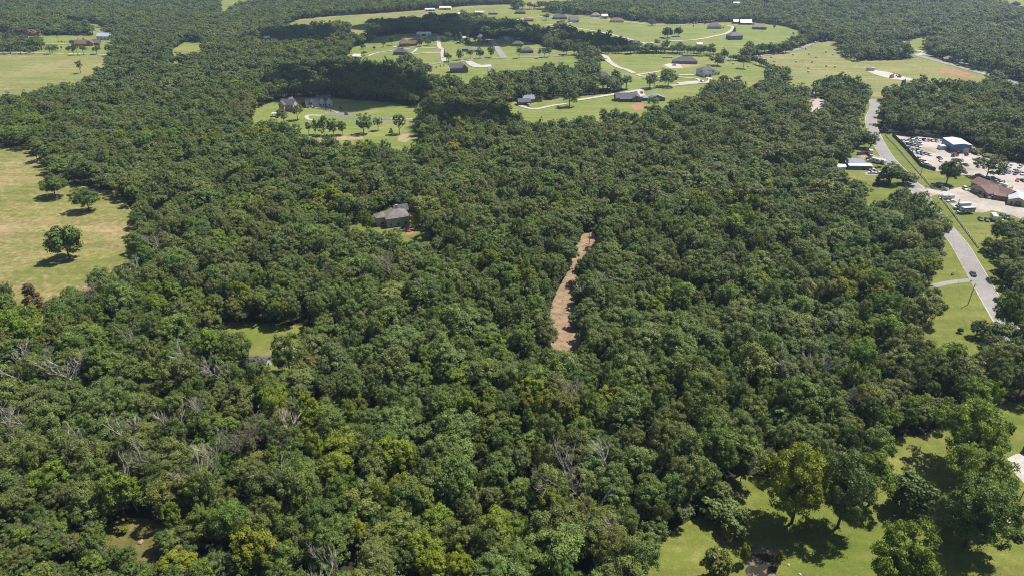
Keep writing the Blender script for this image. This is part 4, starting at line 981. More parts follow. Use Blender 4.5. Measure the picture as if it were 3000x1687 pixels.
# ---- dead and bare trees
def dead_mesh(seed, broom):
    r = random.Random(seed); mb = MB()
    def grow(p, d, L, rad, lev):
        if lev == 0 or rad < 0.012: return
        q = p + d * L * .5 + Vector((r.uniform(-.08,.08),)*3) * L; e = q + (d + Vector((r.uniform(-.2,.2), r.uniform(-.2,.2), r.uniform(-.05,.25)))).normalized() * L * .5
        mb.tube([p, q, e], [rad, rad*.85, rad*.6], 5 if lev > 2 else 3, cap=False)
        for _ in range(r.choice([2, 3, 3]) if lev > 1 else r.choice([2, 3])):
            a = (d + Vector((r.uniform(-1, 1), r.uniform(-1, 1), r.uniform(-.1, .7))) * broom).normalized()
            grow(e if r.random() < .7 else q, a, L * r.uniform(.55, .82), rad * .62, lev - 1)
    grow(Vector((0, 0, -.3)), Vector((r.uniform(-.06,.06), r.uniform(-.06,.06), 1)).normalized(), 5.6, .24, 6)
    return mb
DEAD = []
for k in range(5):
    mb = dead_mesh(40 + k, 0.62 if k < 3 else 0.8); zm = max(v[2] for v in mb.v)
    mb.v = [(v[0], v[1], v[2] * 14.0 / zm) for v in mb.v]; DEAD.append(mb.mesh(f'bare_{k}', M['dead_wood']))
TW = []
for k in range(2):
    mb = dead_mesh(70 + k, 0.75); zm = max(v[2] for v in mb.v); mb.v = [(v[0], v[1], v[2] * 14.0 / zm) for v in mb.v]; TW.append(mb.mesh(f'twiggy_{k}', M['dead_twig']))
def dead(px, py, h, wf, mesh, label, name='dead_tree'):
    p = at(px, py, h); o = link(name, mesh); o.location = p; o.scale = (wf * h / 14, wf * h / 14, h / 14); o.rotation_euler = (0, 0, rng.uniform(0, 6.28))
    return tag(o, uniq(label), 'dead tree', 'bare dead trees in the forest')
DT = [(50,1168),(229,1238),(202,1288),(475,1175),(586,1262),(571,1145),(675,1226),(699,1203),(788,1218),(831,1214),(402,1294),(349,1330),(540,1333),(784,1345),(361,1205),(931,1650),(951,1605),
      (27,1010),(82,1020),(124,1024),(198,1028),(501,1000),(613,1023),(660,1062),(446,671),(598,674),(287,822),(326,790),(935,752),(536,744),(369,934),(155,1055),(377,760),(1151,748),(1734,798),(1256,800),
      (2516,1122),(2291,1016),(2423,1024),(2512,1094),(1695,1134),(1656,1323),(1668,1350),(1730,1420),(1819,1505),(1796,1288),(690,1250),(840,1240),(20,1190)]
for x, y in DT:
    dead(x, y, rng.uniform(16.5, 19.5), rng.uniform(0.85, 1.3), DEAD[int(rng.integers(5))] if rng.random() < .75 else TW[int(rng.integers(2))], f'leafless grey dead tree poking through the canopy, {pct(x, y + 15)}')
for (x, y, w, lb) in [(1128,432,1.6,'large brownish leafless tree in the forest left of centre, below the glade'),(165,868,1.0,'grey bare thicket tree beside the rusty brown cedar'),(1738,738,0.9,'fallen bare brush heap at the right side of the mulched strip')]:
    dead(x, y, 16.5 if w > 1 else (8.0 if y > 800 else 4.0), w, TW[0], lb)

# ------------------------------------------------------------------ buildings
COLR = {'white': (0.56, 0.56, 0.55), 'cream': (0.60, 0.55, 0.45), 'tan': (0.42, 0.33, 0.23), 'brick': (0.22, 0.125, 0.095), 'brown': (0.20, 0.14, 0.105), 'grey': (0.36, 0.36, 0.36), 'light_grey': (0.55, 0.55, 0.54),
        'blue': (0.10, 0.16, 0.26), 'navy': (0.06, 0.08, 0.13), 'sage': (0.30, 0.31, 0.25), 'pale_blue': (0.45, 0.55, 0.64), 'stone': (0.58, 0.55, 0.50), 'dark': (0.11, 0.10, 0.095), 'red': (0.30, 0.09, 0.07)}

def roof_part(e, v, mat, nm='roof'):
    x, y, w, d, h, rise = v['x'], v['y'], v['w'], v['d'], v['h'], v['rise']; ov = v.get('ov', 0.45); th = 0.16
    x0, x1, y0, y1 = x - w/2 - ov, x + w/2 + ov, y - d/2 - ov, y + d/2 + ov; mb = MB(); k = v['roof']; z = h - 0.02
    if k == 'gx': z -= rise * ov / (d / 2); mb.prism([(y0, z), (y, h + rise), (y1, z), (y1, z + th), (y, h + rise + th), (y0, z + th)], x0, x1, 'x')
    elif k == 'gy': z -= rise * ov / (w / 2); mb.prism([(x0, z), (x, h + rise), (x1, z), (x1, z + th), (x, h + rise + th), (x0, z + th)], y0, y1, 'y')
    elif k == 'hip':
        m = min(w, d) / 2 * .98; a = (x - w/2 + m, y) if w >= d else (x, y - d/2 + m); b = (x + w/2 - m, y) if w >= d else (x, y + d/2 - m)
        vs = [(x0, y0, z), (x1, y0, z), (x1, y1, z), (x0, y1, z), (x0, y0, z+th), (x1, y0, z+th), (x1, y1, z+th), (x0, y1, z+th), (*a, h + rise), (*b, h + rise)]
        sides = [(0,1,5,4),(1,2,6,5),(2,3,7,6),(3,0,4,7),(0,3,2,1)]
        if w >= d: sl = [(4,5,9,8),(5,6,9),(6,7,8,9),(7,4,8)]
        else: sl = [(4,5,8),(5,6,9,8),(6,7,9),(7,4,8,9)]
        mb.add(vs, sides + sl)
    elif k == 'shed': mb.prism([(y0, z), (y1, h + rise), (y1, h + rise + th), (y0, z + th)], x0, x1, 'x')
    elif k == 'flat': mb.box(x0, y0, h, x1, y1, h + .25)
    me = fixnormals(mb.mesh(nm, mat)); return link(nm, me, e)

def wall_part(e, v, mat, tint):
    x, y, w, d, h, rise = v['x'], v['y'], v['w'], v['d'], v['h'], v['rise']; x0, x1, y0, y1 = x - w/2, x + w/2, y - d/2, y + d/2; mb = MB(); z0 = -0.6
    if v['roof'] == 'gx': mb.prism([(y0, z0), (y0, h), (y, h + rise), (y1, h), (y1, z0)], x0, x1, 'x')
    elif v['roof'] == 'gy': mb.prism([(x0, z0), (x0, h), (x, h + rise), (x1, h), (x1, z0)], y0, y1, 'y')
    elif v['roof'] == 'shed': mb.prism([(y0, z0), (y0, h), (y1, h + rise), (y1, z0)], x0, x1, 'x')
    else: mb.box(x0, y0, z0, x1, y1, h)
    o = link('wall', fixnormals(mb.mesh('wall', mat)), e); o['tint'] = list(tint); return o

def opening(e, v, side, u, zc, w, h, kind):
    """window, door or garage door on one wall; u runs along the wall from its middle"""
    x0, x1, y0, y1 = v['x'] - v['w']/2, v['x'] + v['w']/2, v['y'] - v['d']/2, v['y'] + v['d']/2
    def bx(mb, a, b, c, d2, p):
        if side == 'f': mb.box(v['x'] + a, y0 - p, c, v['x'] + b, y0 + .03, d2)
        elif side == 'b': mb.box(v['x'] + a, y1 - .03, c, v['x'] + b, y1 + p, d2)
        elif side == 'l': mb.box(x0 - p, v['y'] + a, c, x0 + .03, v['y'] + b, d2)
        else: mb.box(x1 - .03, v['y'] + a, c, x1 + p, v['y'] + b, d2)
    if kind == 'window':
        f = MB(); bx(f, u - w/2 - .1, u + w/2 + .1, zc - h/2 - .1, zc + h/2 + .1, .05); fo = f.build('window', M['trim'], e)
        g = MB(); bx(g, u - w/2, u - .04, zc - h/2, zc + h/2, .075); bx(g, u + .04, u + w/2, zc - h/2, zc + h/2, .075); g.build('pane', M['glass'], fo)
    elif kind == 'door':
        f = MB(); bx(f, u - w/2, u + w/2, 0, h, .06); f.build('door', M['wood_dark'], e)
    elif kind == 'dark':
        f = MB(); bx(f, u - w/2, u + w/2, 0, h, .05); f.build('doorway', M['glass'], e)
    elif kind == 'garage':
        f = MB(); bx(f, u - w/2, u + w/2, 0, h, .06); fo = f.build('garage_door', M['trim'], e)
        g = MB()
        for q in range(1, 4): bx(g, u - w/2 + .1, u + w/2 - .1, h*q/4 - .03, h*q/4 + .03, .075)
        g.build('panel_rib', M['chrome'], fo)

def building(name, label, px, py, rz, wall, roofm, vols, cat='house', wallm='siding', chimney=None, group=None):
    p = at(px, py); e = empty(name, p, R_(rz)); tag(e, uniq(label), cat, group)
    for v in vols:
        v = dict({'x': 0, 'y': v['d'] / 2, 'rise': 2.4, 'roof': 'gx'}, **v); tint = COLR[v.get('wall', wall)]
        wall_part(e, v, M[v.get('wallm', wallm)], tint); roof_part(e, v, M[v.get('roofm', roofm)])
        for side, cntn in v.get('win', {}).items():
            L = v['w'] if side in 'fb' else v['d']
            for s_ in range(max(1, int(v['h'] // 2.7))):
                zc = 1.55 + s_ * 2.8
                for k in range(cntn): opening(e, v, side, -L/2 + L * (k + .5) / cntn, zc, min(1.5, L / cntn * .5), 1.35, 'window')
        for op in v.get('open', []): opening(e, v, *op)
        if v.get('porch'):   # posts of a covered front
            pw, pd, ph = v['porch']
            for k in range(5):
                xx = v['x'] - pw/2 + pw * k / 4; yy = v['y'] - v['d']/2 - pd
                MB().box(xx - .1, yy - .1, -.3, xx + .1, yy + .1, ph).build('porch_post', M['wood_dark'], e)
            MB().prism([(v['y'] - v['d']/2 - pd - .3, ph), (v['y'] - v['d']/2 + .02, ph + .7), (v['y'] - v['d']/2 + .02, ph + .82), (v['y'] - v['d']/2 - pd - .3, ph + .15)], v['x'] - pw/2 - .4, v['x'] + pw/2 + .4).build('porch_roof', M[roofm], e)
    if chimney:
        cx_, cy_, ch = chimney; MB().box(cx_ - .5, cy_ - .4, ch - 2.2, cx_ + .5, cy_ + .4, ch).box(cx_ - .6, cy_ - .5, ch, cx_ + .6, cy_ + .5, ch + .15).build('chimney', M['stone'], e)
    return e

def V(w, d, h, **k): return dict(w=w, d=d, h=h, **k)

building('house', 'grey-roofed house alone in the middle of the forest', 1168, 664, 22, 'sage', 'roof_grey',
    [V(12, 11, 4.8, roof='hip', rise=3.0, win={'f': 3, 'l': 3}), V(6, 6, 4.6, x=-7.5, y=7, roof='hip', rise=1.7, win={'l': 1, 'f': 1}), V(7, 5, 4.8, x=4.5, y=13.2, roof='gx', rise=2.2, roofm='roof_dark', wall='white')], chimney=(1.5, 9, 8.6))
building('farmhouse', 'large white farmhouse with gables and dark roof in the clearing', 930, 316, 12, 'white', 'roof_dark',
    [V(11, 9, 3.2, x=-4, y=4.5, roof='gx', rise=4.2, win={'l': 2}, open=[('f', -2.6, 0, 4.4, 2.4, 'garage'), ('f', 2.6, 0, 4.4, 2.4, 'garage')]), V(12, 9, 4.6, x=6, y=9, roof='gx', rise=4.2, win={'f': 4, 'r': 2}),
     V(4.5, 3, 5.2, x=4.2, y=3.9, roof='gy', rise=2.6, win={'f': 2}), V(5, 4, 5.0, x=10.5, y=3.2, roof='gy', rise=2.8, win={'f': 1, 'r': 1}), V(2.2, 2.4, 6.0, x=-4.5, y=1.8, roof='gy', rise=1.3, win={'f': 1})])
building('house', 'tan gabled house with dark roof left of the white farmhouse', 841, 327, -14, 'tan', 'roof_dark',
    [V(13, 9, 5.4, y=4.5, roof='gx', rise=4.0, win={'f': 4, 'r': 2}), V(5, 3, 6.0, x=-3.2, y=-1.0, roof='gy', rise=2.6, win={'f': 2}), V(6, 7, 5.2, x=-2, y=11, roof='gy', rise=4.2, win={'r': 1, 'f': 1}, wall='white')])
building('double_house', 'dark double house at the left end of the lower drive', 1537, 310, 10, 'brown', 'roof_dark',
    [V(11, 8, 3.2, y=4, roof='gx', rise=2.2, open=[('f', 0, 0, 4.6, 2.3, 'door')]), V(10, 8, 3.4, x=6, y=14, roof='gx', rise=2.8, roofm='metal_bluegrey', win={'f': 2})])
building('long_house', 'long dark-roofed brick house with covered porch beside the pale drive', 1840, 300, 3, 'brown', 'roof_dark',
    [V(19, 11, 3.2, x=-1.0, y=8, roof='gx', rise=3.6, porch=(12, 2.2, 2.7), win={'f': 4, 'l': 2}), V(8, 6, 3.2, x=7.5, y=2.6, roof='gy', rise=2.6, win={'f': 2}), V(4, 3, 3.0, x=10.2, y=.4, roof='gy', rise=1.6, win={'f': 1})])
building('garage', 'brown garage with low grey gable right of the long brick house', 1925, 298, 6, 'brown', 'metal_bluegrey',
    [V(15, 11, 3.0, y=5.5, roof='gy', rise=2.6, open=[('f', -3.5, 0, 1.1, 2.1, 'door')], win={'r': 2}), V(5, 7, 2.8, x=-9.8, y=6, roof='hip', rise=1.4)], cat='garage')
building('house', 'white hip-roofed house at the edge of the woods below the drives', 2106, 270, -6, 'light_grey', 'roof_dark',
    [V(24, 11, 3.3, y=6, roof='hip', rise=3.6, win={'f': 5, 'l': 2, 'r': 2}), V(6, 4, 3.6, x=0, y=-.5, roof='gy', rise=2.2, open=[('f', 0, 0, 2.6, 2.6, 'dark')]), V(7, 6, 3.2, x=13.5, y=4, roof='hip', rise=2.0, win={'f': 2})])
building('house', 'white two-storey house with dark hip roofs beside the looping drive', 2080, 226, 18, 'stone', 'roof_dark',
    [V(16, 11, 6.2, y=10, roof='hip', rise=3.0, win={'f': 4, 'r': 2}), V(9, 9, 4.6, x=-4.2, y=2.2, roof='hip', rise=2.2, open=[('f', -2.0, 0, 3.0, 2.9, 'dark'), ('f', 2.2, 0, 3.0, 2.9, 'dark')], win={'r': 2}), V(7, 7, 3.4, x=12, y=9, roof='hip', rise=1.8, win={'f': 2})])
building('house', 'brown brick house with broad dark hip roof on bare soil', 2012, 189, -4, 'brick', 'roof_dark',
    [V(24, 14, 3.2, y=7, roof='hip', rise=5.0, win={'f': 5, 'r': 2}), V(7, 6, 3.4, x=-13, y=3, roof='hip', rise=2.4, win={'f': 1})])
building('house', 'dark-roofed house half hidden in trees below the white road', 1769, 238, 0, 'grey', 'roof_dark', [V(13, 10, 4.6, y=5, roof='hip', rise=4.0, win={'f': 3})])
building('brick_house', 'brick house with steep dark roof beside the turning circle', 1344, 215, 8, 'brick', 'roof_dark',
    [V(14, 11, 5.2, x=-2, y=6, roof='gx', rise=4.4, win={'f': 5, 'l': 2}), V(7, 7, 5.0, x=7, y=3.5, roof='gy', rise=3.6, win={'f': 2, 'r': 1})], chimney=(3, 7, 10.6))
building('house', 'dark-roofed hill house inside the pale loop drive', 1172, 162, -4, 'brown', 'roof_dark',
    [V(17, 10, 3.4, y=5, roof='hip', rise=4.2, win={'f': 4}), V(7, 6, 3.4, x=7, y=1.5, roof='hip', rise=2.4, win={'f': 1})], chimney=(3, 5, 9))
building('brick_house', 'brown brick house on the left hill lawn above the loop drive', 1192, 138, 10, 'brick', 'roof_brown',
    [V(14, 11, 4.0, x=-3, y=6, roof='hip', rise=5.0, win={'f': 3, 'r': 1}), V(11, 8, 3.4, x=9, y=9, roof='gx', rise=3.6, win={'f': 2})])
SM = [  # name, label, px, py, rz, wall, roof, w, d, h, rise, kind
 ('barn', 'white metal-roofed barn at the foot of the shaded hill', 1242, 107, 2, 'light_grey', 'metal_white', 21, 10, 3.6, 2.0, 'gx'),
 ('shed', 'white-roofed shed among tree tops at the left of the hill lawns', 1043, 174, -18, 'white', 'metal_white', 10, 9, 3.2, 2.2, 'gx'),
 ('house', 'small tan-roofed house behind the row of street trees', 1389, 154, 6, 'cream', 'roof_tan', 12, 9, 3.0, 3.2, 'hip'),
 ('house', 'wide grey house above the broad grey street', 1482, 122, -4, 'grey', 'roof_dark', 21, 12, 3.2, 3.6, 'hip'),
 ('house', 'small grey house at the wood edge left of the grey street', 1408, 116, 0, 'grey', 'roof_grey', 9, 8, 3.4, 3.4, 'hip'),
 ('shed', 'grey shed between the pointed conifers', 1364, 122, 0, 'grey', 'metal_grey', 8, 7, 4.5, 2.0, 'gx'),
 ('house', 'grey house right of the broad grey street, upper', 1516, 137, -8, 'brown', 'roof_dark', 14, 10, 3.2, 3.4, 'hip'),
 ('house', 'grey house right of the broad grey street, lower', 1546, 157, 4, 'brown', 'roof_dark', 14, 10, 3.2, 3.6, 'hip'),
 ('house', 'wide grey-roofed house behind the hedgerow shade tree', 1861, 135, 6, 'grey', 'roof_grey', 20, 12, 3.0, 3.6, 'hip'),
 ('house', 'dark house with tall chimney on the far northern lawn', 1524, 42, 0, 'brown', 'roof_dark', 20, 11, 3.4, 4.4, 'hip'),
 ('house', 'far grey house half hidden by trees near the top', 1633, 38, -4, 'light_grey', 'roof_grey', 22, 11, 4.0, 4.6, 'hip'),
 ('house', 'long dark-roofed house on the far northern lawn', 1641, 58, 2, 'brick', 'roof_dark', 25, 12, 3.4, 5.0, 'hip'),
 ('house', 'light blue house with grey roof on the far northern lawn', 1684, 67, 14, 'pale_blue', 'roof_grey', 16, 12, 4.2, 5.4, 'gx'),
 ('house', 'brown-roofed house at the left end of the ridge lane', 1745, 51, -6, 'cream', 'roof_tan', 16, 11, 3.2, 4.2, 'hip'),
 ('barn', 'small white barn on the ridge lane', 1772, 56, 4, 'white', 'metal_white', 11, 12, 5.0, 2.4, 'gx'),
 ('house', 'orange-roofed white house on the ridge lane', 1807, 67, -8, 'white', 'roof_red', 24, 12, 3.2, 4.2, 'hip'),
 ('shed', 'reddish shed above the long shaded wood', 1550, 64, 6, 'red', 'roof_brown', 16, 8, 3.0, 2.2, 'gx'),
 ('barn', 'white-roofed barn at the left of the far strip field', 1260, 34, 6, 'white', 'metal_white', 19, 10, 3.4, 1.8, 'gx'),
 ('barn', 'long white-roofed barn at the right of the far strip field', 1304, 30, -2, 'cream', 'metal_white', 23, 14, 4.0, 2.2, 'gx'),
 ('barn', 'small white-roofed barn among trees near the top', 1352, 49, 4, 'grey', 'metal_white', 13, 11, 4.4, 2.2, 'gx'),
 ('barn', 'white-roofed brown barn near the top centre', 1404, 45, -4, 'brown', 'metal_white', 15, 11, 4.6, 2.0, 'gx'),
 ('house', 'brown-grey house near the top, right of the brown barn', 1445, 44, 6, 'brown', 'roof_tan', 16, 12, 3.0, 4.6, 'hip'),
 ('house', 'grey-roofed blue-grey house on the upper lawn', 2094, 86, -6, 'grey', 'roof_grey', 20, 12, 3.6, 5.6, 'hip'),
 ('house', 'tall dark blue house with grey roof on the upper lawn', 2158, 118, 16, 'blue', 'roof_grey', 19, 13, 5.6, 4.6, 'hip'),
 ('barn', 'white metal barn with dark walls at the top of the upper lawn', 2186, 74, 3, 'navy', 'metal_white', 19, 12, 3.8, 4.2, 'gx'),
 ('shed', 'dark shed with white roof left of the dark-walled barn', 2157, 71, 8, 'navy', 'metal_white', 9, 8, 3.6, 3.4, 'gx'),
 ('house', 'tan-roofed brick house at the right of the upper lawn', 2226, 88, -8, 'brick', 'roof_tan', 20, 12, 3.6, 5.0, 'hip'),
 ('shed', 'small white shed in the dark hedgerow', 2049, 142, 0, 'white', 'metal_white', 7, 6, 5.0, 1.4, 'gx'),
 ('house', 'small slate-roofed house in the trees beside the pale yard', 2360, 290, -10, 'brick', 'roof_dark', 11, 9, 3.4, 3.2, 'gx'),
 ('ranch_house', 'long red-roofed ranch house at the far left', 70, 106, 6, 'brick', 'roof_red', 36, 14, 3.6, 4.6, 'hip'),
 ('farmhouse', 'white farmhouse with grey roof beside the far left woods', 303, 119, -6, 'pale_blue', 'metal_grey', 20, 12, 5.6, 4.0, 'gx'),
 ('house', 'grey-roofed house in the trees right of the far left farm', 404, 102, -8, 'light_grey', 'roof_grey', 15, 10, 4.6, 3.6, 'hip'),
 ('house', 'low dark roof showing over the trees at the left clearing', 740, 1090, -4, 'grey', 'roof_dark', 9.5, 5.5, 3.2, 1.3, 'gx'),
 ('shed', 'grey-roofed shed in the far woods left of the shaded hill', 668, 156, -8, 'light_grey', 'roof_grey', 16, 9, 6.0, 3.2, 'hip'),
 ('shed', 'pale shed in the far woods beside the dark slope', 783, 134, 8, 'white', 'metal_white', 8, 8, 9.0, 3.0, 'gx'),
 ('shed', 'little blue-grey shed beside the hill road trees', 2476, 285, 0, 'pale_blue', 'metal_grey', 5, 5, 4.2, 1.6, 'gx'),
 ('house', 'pale far roof in the woods at the top right', 2160, 24, 0, 'white', 'metal_white', 16, 10, 8.0, 3.0, 'gx'),
 ('house', 'second pale far roof in the woods near the top', 2040, 36, 0, 'cream', 'roof_tan', 16, 10, 9.0, 3.0, 'hip'),
]
for nm, lb, x, y, rz, wl, rf, w, d, h, rise, kd in SM:
    building(nm, lb, x, y, rz, wl, rf, [V(w, d, h, roof=kd, rise=rise, win={} if nm in ('shed',) else {'f': max(2, int(w / 4.5)), 'r': 1, 'l': 1}, open=[('f', w * .2, 0, 1.2, 2.2, 'door')] if nm == 'house' else ([('f', 0, 0, 3.6, 3.0, 'dark')] if nm in ('barn', 'shed') else []))],
             cat={'farmhouse': 'house', 'ranch_house': 'house'}.get(nm, nm), chimney=(w * .15, d * .5, h + rise + 2.2) if 'chimney' in lb else None)
building('brick_farmhouse', 'red brick farmhouse with several roofs on the far left lawn', 252, 137, 14, 'brick', 'roof_brown',
    [V(14, 10, 3.6, x=-6, y=5, roof='gx', rise=4.6, win={'f': 3, 'l': 1}), V(9, 12, 3.6, x=4, y=8, roof='gy', rise=4.0, win={'f': 2}), V(8, 8, 3.4, x=11, y=12, roof='gx', rise=3.6, win={'f': 2})])
building('roadside_house', 'white house with tan roof beside the far highway', 2795, 184, -22, 'pale_blue', 'roof_tan',
    [V(11, 11, 3.4, x=-5, y=6, roof='hip', rise=3.8, wall='brown', win={'f': 2}), V(12, 8, 3.2, x=5, y=4, roof='hip', rise=2.2, roofm='roof_grey', win={'f': 3, 'r': 1})])
# blue metal workshop in the salvage yard
a1 = at(2787, 448); a2 = at(2841, 450); ang = math.degrees(math.atan2(a2[1] - a1[1], a2[0] - a1[0])); WW = math.hypot(a2[0] - a1[0], a2[1] - a1[1])
building('workshop', 'blue metal workshop with white roof in the salvage yard', 2814, 449, ang, 'blue', 'metal_white',
    [V(WW, 18, 5.6, roof='gy', rise=0.9, ov=.15, wallm='metal_blue', open=[('f', WW * .25, 0, 3.6, 3.6, 'garage'), ('l', -5.5, 0, 1.2, 2.3, 'dark'), ('l', -2, 0, 3.0, 3.2, 'dark')]), V(3.2, 9, 3.0, x=WW/2 + 1.63, y=6, roof='shed', rise=.5, ov=.05, roofm='roof_red', wallm='metal_grey')], cat='workshop')
building('container', 'white storage container beside the blue workshop', 2766, 440, 4, 'white', 'metal_white', [V(5.6, 4, 2.6, roof='flat', rise=0, ov=.02)], cat='container')
# brown-roofed office: long wing running back to the left, short wing to the front
b1 = at(2838, 520); b2 = at(2922, 560); an2 = math.degrees(math.atan2(b2[1] - b1[1], b2[0] - b1[0]))
building('office', 'brown-roofed office building on the gravel lot', 2868, 565, an2 + 6, 'tan', 'roof_brown',
    [V(25, 9.5, 2.9, x=1, y=9, roof='gx', rise=2.3, ov=.9, win={'f': 3, 'r': 2}), V(13, 9, 2.9, x=2.5, y=2.0, roof='gy', rise=2.3, ov=.8, win={'f': 3, 'l': 2}, open=[('f', 1.0, 0, 1.2, 2.2, 'door')])], cat='office')
building('shed', 'tan metal shed with pale roof at the right edge of the lot', 2977, 604, -30, 'tan', 'metal_grey',
    [V(8.5, 15, 3.2, x=0, y=7.5, roof='gy', rise=1.6, ov=.2, open=[('f', .5, 0, 3.0, 2.8, 'dark'), ('f', -2.6, 0, 1.0, 2.1, 'door')], win={'r': 2})])
building('annex', 'low brick annex left of the tan metal shed', 2930, 590, -32, 'brick', 'roof_brown', [V(7.5, 4, 2.6, y=3, roof='shed', rise=.5, ov=.1, open=[('f', 0, 0, 1.2, 2.0, 'dark')])], cat='shed')
building('blue_building', 'blue building with slate metal roof left of the road', 2521, 498, -3, 'blue', 'metal_bluegrey',
    [V(12.5, 11, 3.4, x=-2.5, y=8.6, roof='gx', rise=1.3, ov=.3, win={'l': 1, 'r': 2}), V(14.5, 3.2, 2.6, x=-.5, y=1.4, roof='shed', rise=.7, ov=.25, roofm='metal_white', wallm='metal_blue', open=[('f', 2, 0, 1.2, 2.1, 'door')], win={'f': 3})], cat='shop')
building('shed', 'small grey shed left of the blue building', 2464, 501, -12, 'light_grey', 'metal_white', [V(5, 5, 2.6, roof='gx', rise=1.0, ov=.2)])
# pergola beside the tan house, mound, skip and other small things
p = at(806, 342); e = empty('pergola', p, .2); tag(e, uniq('white pergola left of the tan gabled house'), 'pergola')
for sx in (-2, 2):
    for sy in (-1.6, 1.6): MB().box(sx - .12, sy - .12, -.3, sx + .12, sy + .12, 2.6).build('post', M['trim'], e)
for k in range(7): MB().box(-2.6, -1.9 + k * .62, 2.6, 2.6, -1.75 + k * .62, 2.78).build('slat', M['trim'], e)
MB().box(-2.5, -1.8, 2.80, 2.5, 1.9, 2.9).build('canopy', M['trim'], e)

# ------------------------------------------------------------------ vehicles
def mesh_sedan(L=4.6, wd=1.8, h=1.44, suv=False):
    b = MB(); hw = wd / 2
    prof = [(-L/2, .28), (-L/2, .70), (-L/2 + .12, .86), (-L/2 + (.25 if suv else .95), .92), (L/2 - 1.25, .92), (L/2 - .25, .78), (L/2, .62), (L/2, .28)]
    b.prism([(x, z) for x, z in prof], -hw, hw, 'y')
    c0, c1 = (-L/2 + .12, L/2 - 1.15) if suv else (-L/2 + .85, L/2 - 1.2); t0, t1 = (-L/2 + .35, L/2 - 1.95) if suv else (-L/2 + 1.45, L/2 - 2.0)
    g = MB(); a = hw - .06; q = hw - .26
    g.add([(c0, -a, .91), (c1, -a, .91), (c1, a, .91), (c0, a, .91), (t0, -q, h - .05), (t1, -q, h - .05), (t1, q, h - .05), (t0, q, h - .05)], [(0,1,5,4),(1,2,6,5),(2,3,7,6),(3,0,4,7),(4,5,6,7)])
    b.add([(t0 - .06, -q - .03, h - .05), (t1 + .06, -q - .03, h - .05), (t1 + .06, q + .03, h - .05), (t0 - .06, q + .03, h - .05), (t0, -q + .06, h), (t1, -q + .06, h), (t1, q - .06, h), (t0, q - .06, h)], [(0,1,5,4),(1,2,6,5),(2,3,7,6),(3,0,4,7),(4,5,6,7)])
    for f in (.36, .68) if suv else (.5,):       # pillars
        xb = c0 + (c1 - c0) * f; xt = t0 + (t1 - t0) * f
        for s in (-1, 1): b.add([(xb - .06, s * (a + .012), .91), (xb + .06, s * (a + .012), .91), (xt + .05, s * (q + .012), h - .05), (xt - .05, s * (q + .012), h - .05)], [(0,1,2,3)])
    return b, g
def mesh_pickup():
    b = MB(); L = 5.4; hw = .95
    b.prism([(-L/2, .38), (-L/2, .95), (.55, .95), (.55, 1.02), (L/2 - .3, .98), (L/2, .8), (L/2, .38)], -hw, hw, 'y')
    for y in (-hw, hw - .1): b.box(-L/2, y, .95, -.62, y + .1, 1.2)
    b.box(-L/2, -hw, .95, -L/2 + .1, hw, 1.2)
    g = MB(); a = hw - .07; q = hw - .25; h = 1.8
    g.add([(-.65, -a, 1.0), (1.35, -a, 1.0), (1.35, a, 1.0), (-.65, a, 1.0), (-.5, -q, h - .05), (.75, -q, h - .05), (.75, q, h - .05), (-.5, q, h - .05)], [(0,1,5,4),(1,2,6,5),(2,3,7,6),(3,0,4,7),(4,5,6,7)])
    b.box(-.55, -q - .03, h - .05, .8, q + .03, h)
    return b, g
def wheel_mesh(r=.34, w=.22):
    mb = MB(); n = 14
    vs = [(r * math.cos(2*math.pi*k/n), y, r * math.sin(2*math.pi*k/n)) for y in (-w/2, w/2) for k in range(n)] + [(r*.55 * math.cos(2*math.pi*k/n), y, r*.55 * math.sin(2*math.pi*k/n)) for y in (-w/2 - .012, w/2 + .012) for k in range(n)]
    mb.add(vs[:2*n], [(k, (k+1) % n, n + (k+1) % n, n + k) for k in range(n)] + [tuple(range(n)), tuple(reversed(range(n, 2*n)))])
    mb.add(vs[2*n:], [tuple(range(n)), tuple(reversed(range(n, 2*n)))], 1); return fixnormals(mb.mesh('wheel', [M['tyre'], M['chrome']]))
WHEEL = wheel_mesh(); WHEEL_BIG = wheel_mesh(.45, .26)
VM = {}
for kd, (b, g), ax, tr in (('sedan', mesh_sedan(), (-1.42, 1.38), .8), ('suv', mesh_sedan(4.8, 1.9, 1.72, True), (-1.5, 1.45), .84), ('pickup', mesh_pickup(), (-1.65, 1.75), .85)):
    VM[kd] = (fixnormals(b.mesh(kd + '_body', M['paint'])), fixnormals(g.mesh(kd + '_glass', M['glass'])), ax, tr)
lt = MB(); lt.box(2.28, -.8, .6, 2.32, -.45, .74).box(2.28, .45, .6, 2.32, .8, .74); LIGHTS = lt.mesh('headlights', M['chrome'])
CARC = {'white': (0.52, 0.52, 0.515), 'silver': (0.42, 0.43, 0.44), 'grey': (0.17, 0.175, 0.18), 'black': (0.02, 0.02, 0.023), 'dark blue': (0.022, 0.032, 0.085), 'blue': (0.05, 0.11, 0.30), 'light blue': (0.25, 0.42, 0.55),
        'red': (0.33, 0.03, 0.03), 'dark green': (0.03, 0.055, 0.045), 'tan': (0.42, 0.36, 0.28), 'maroon': (0.12, 0.02, 0.03), 'gold': (0.4, 0.3, 0.12)}
def head(x, y, dx, dy):
    a = at(x, y); b = at(x + dx, y + dy); return math.atan2(b[1] - a[1], b[0] - a[0])
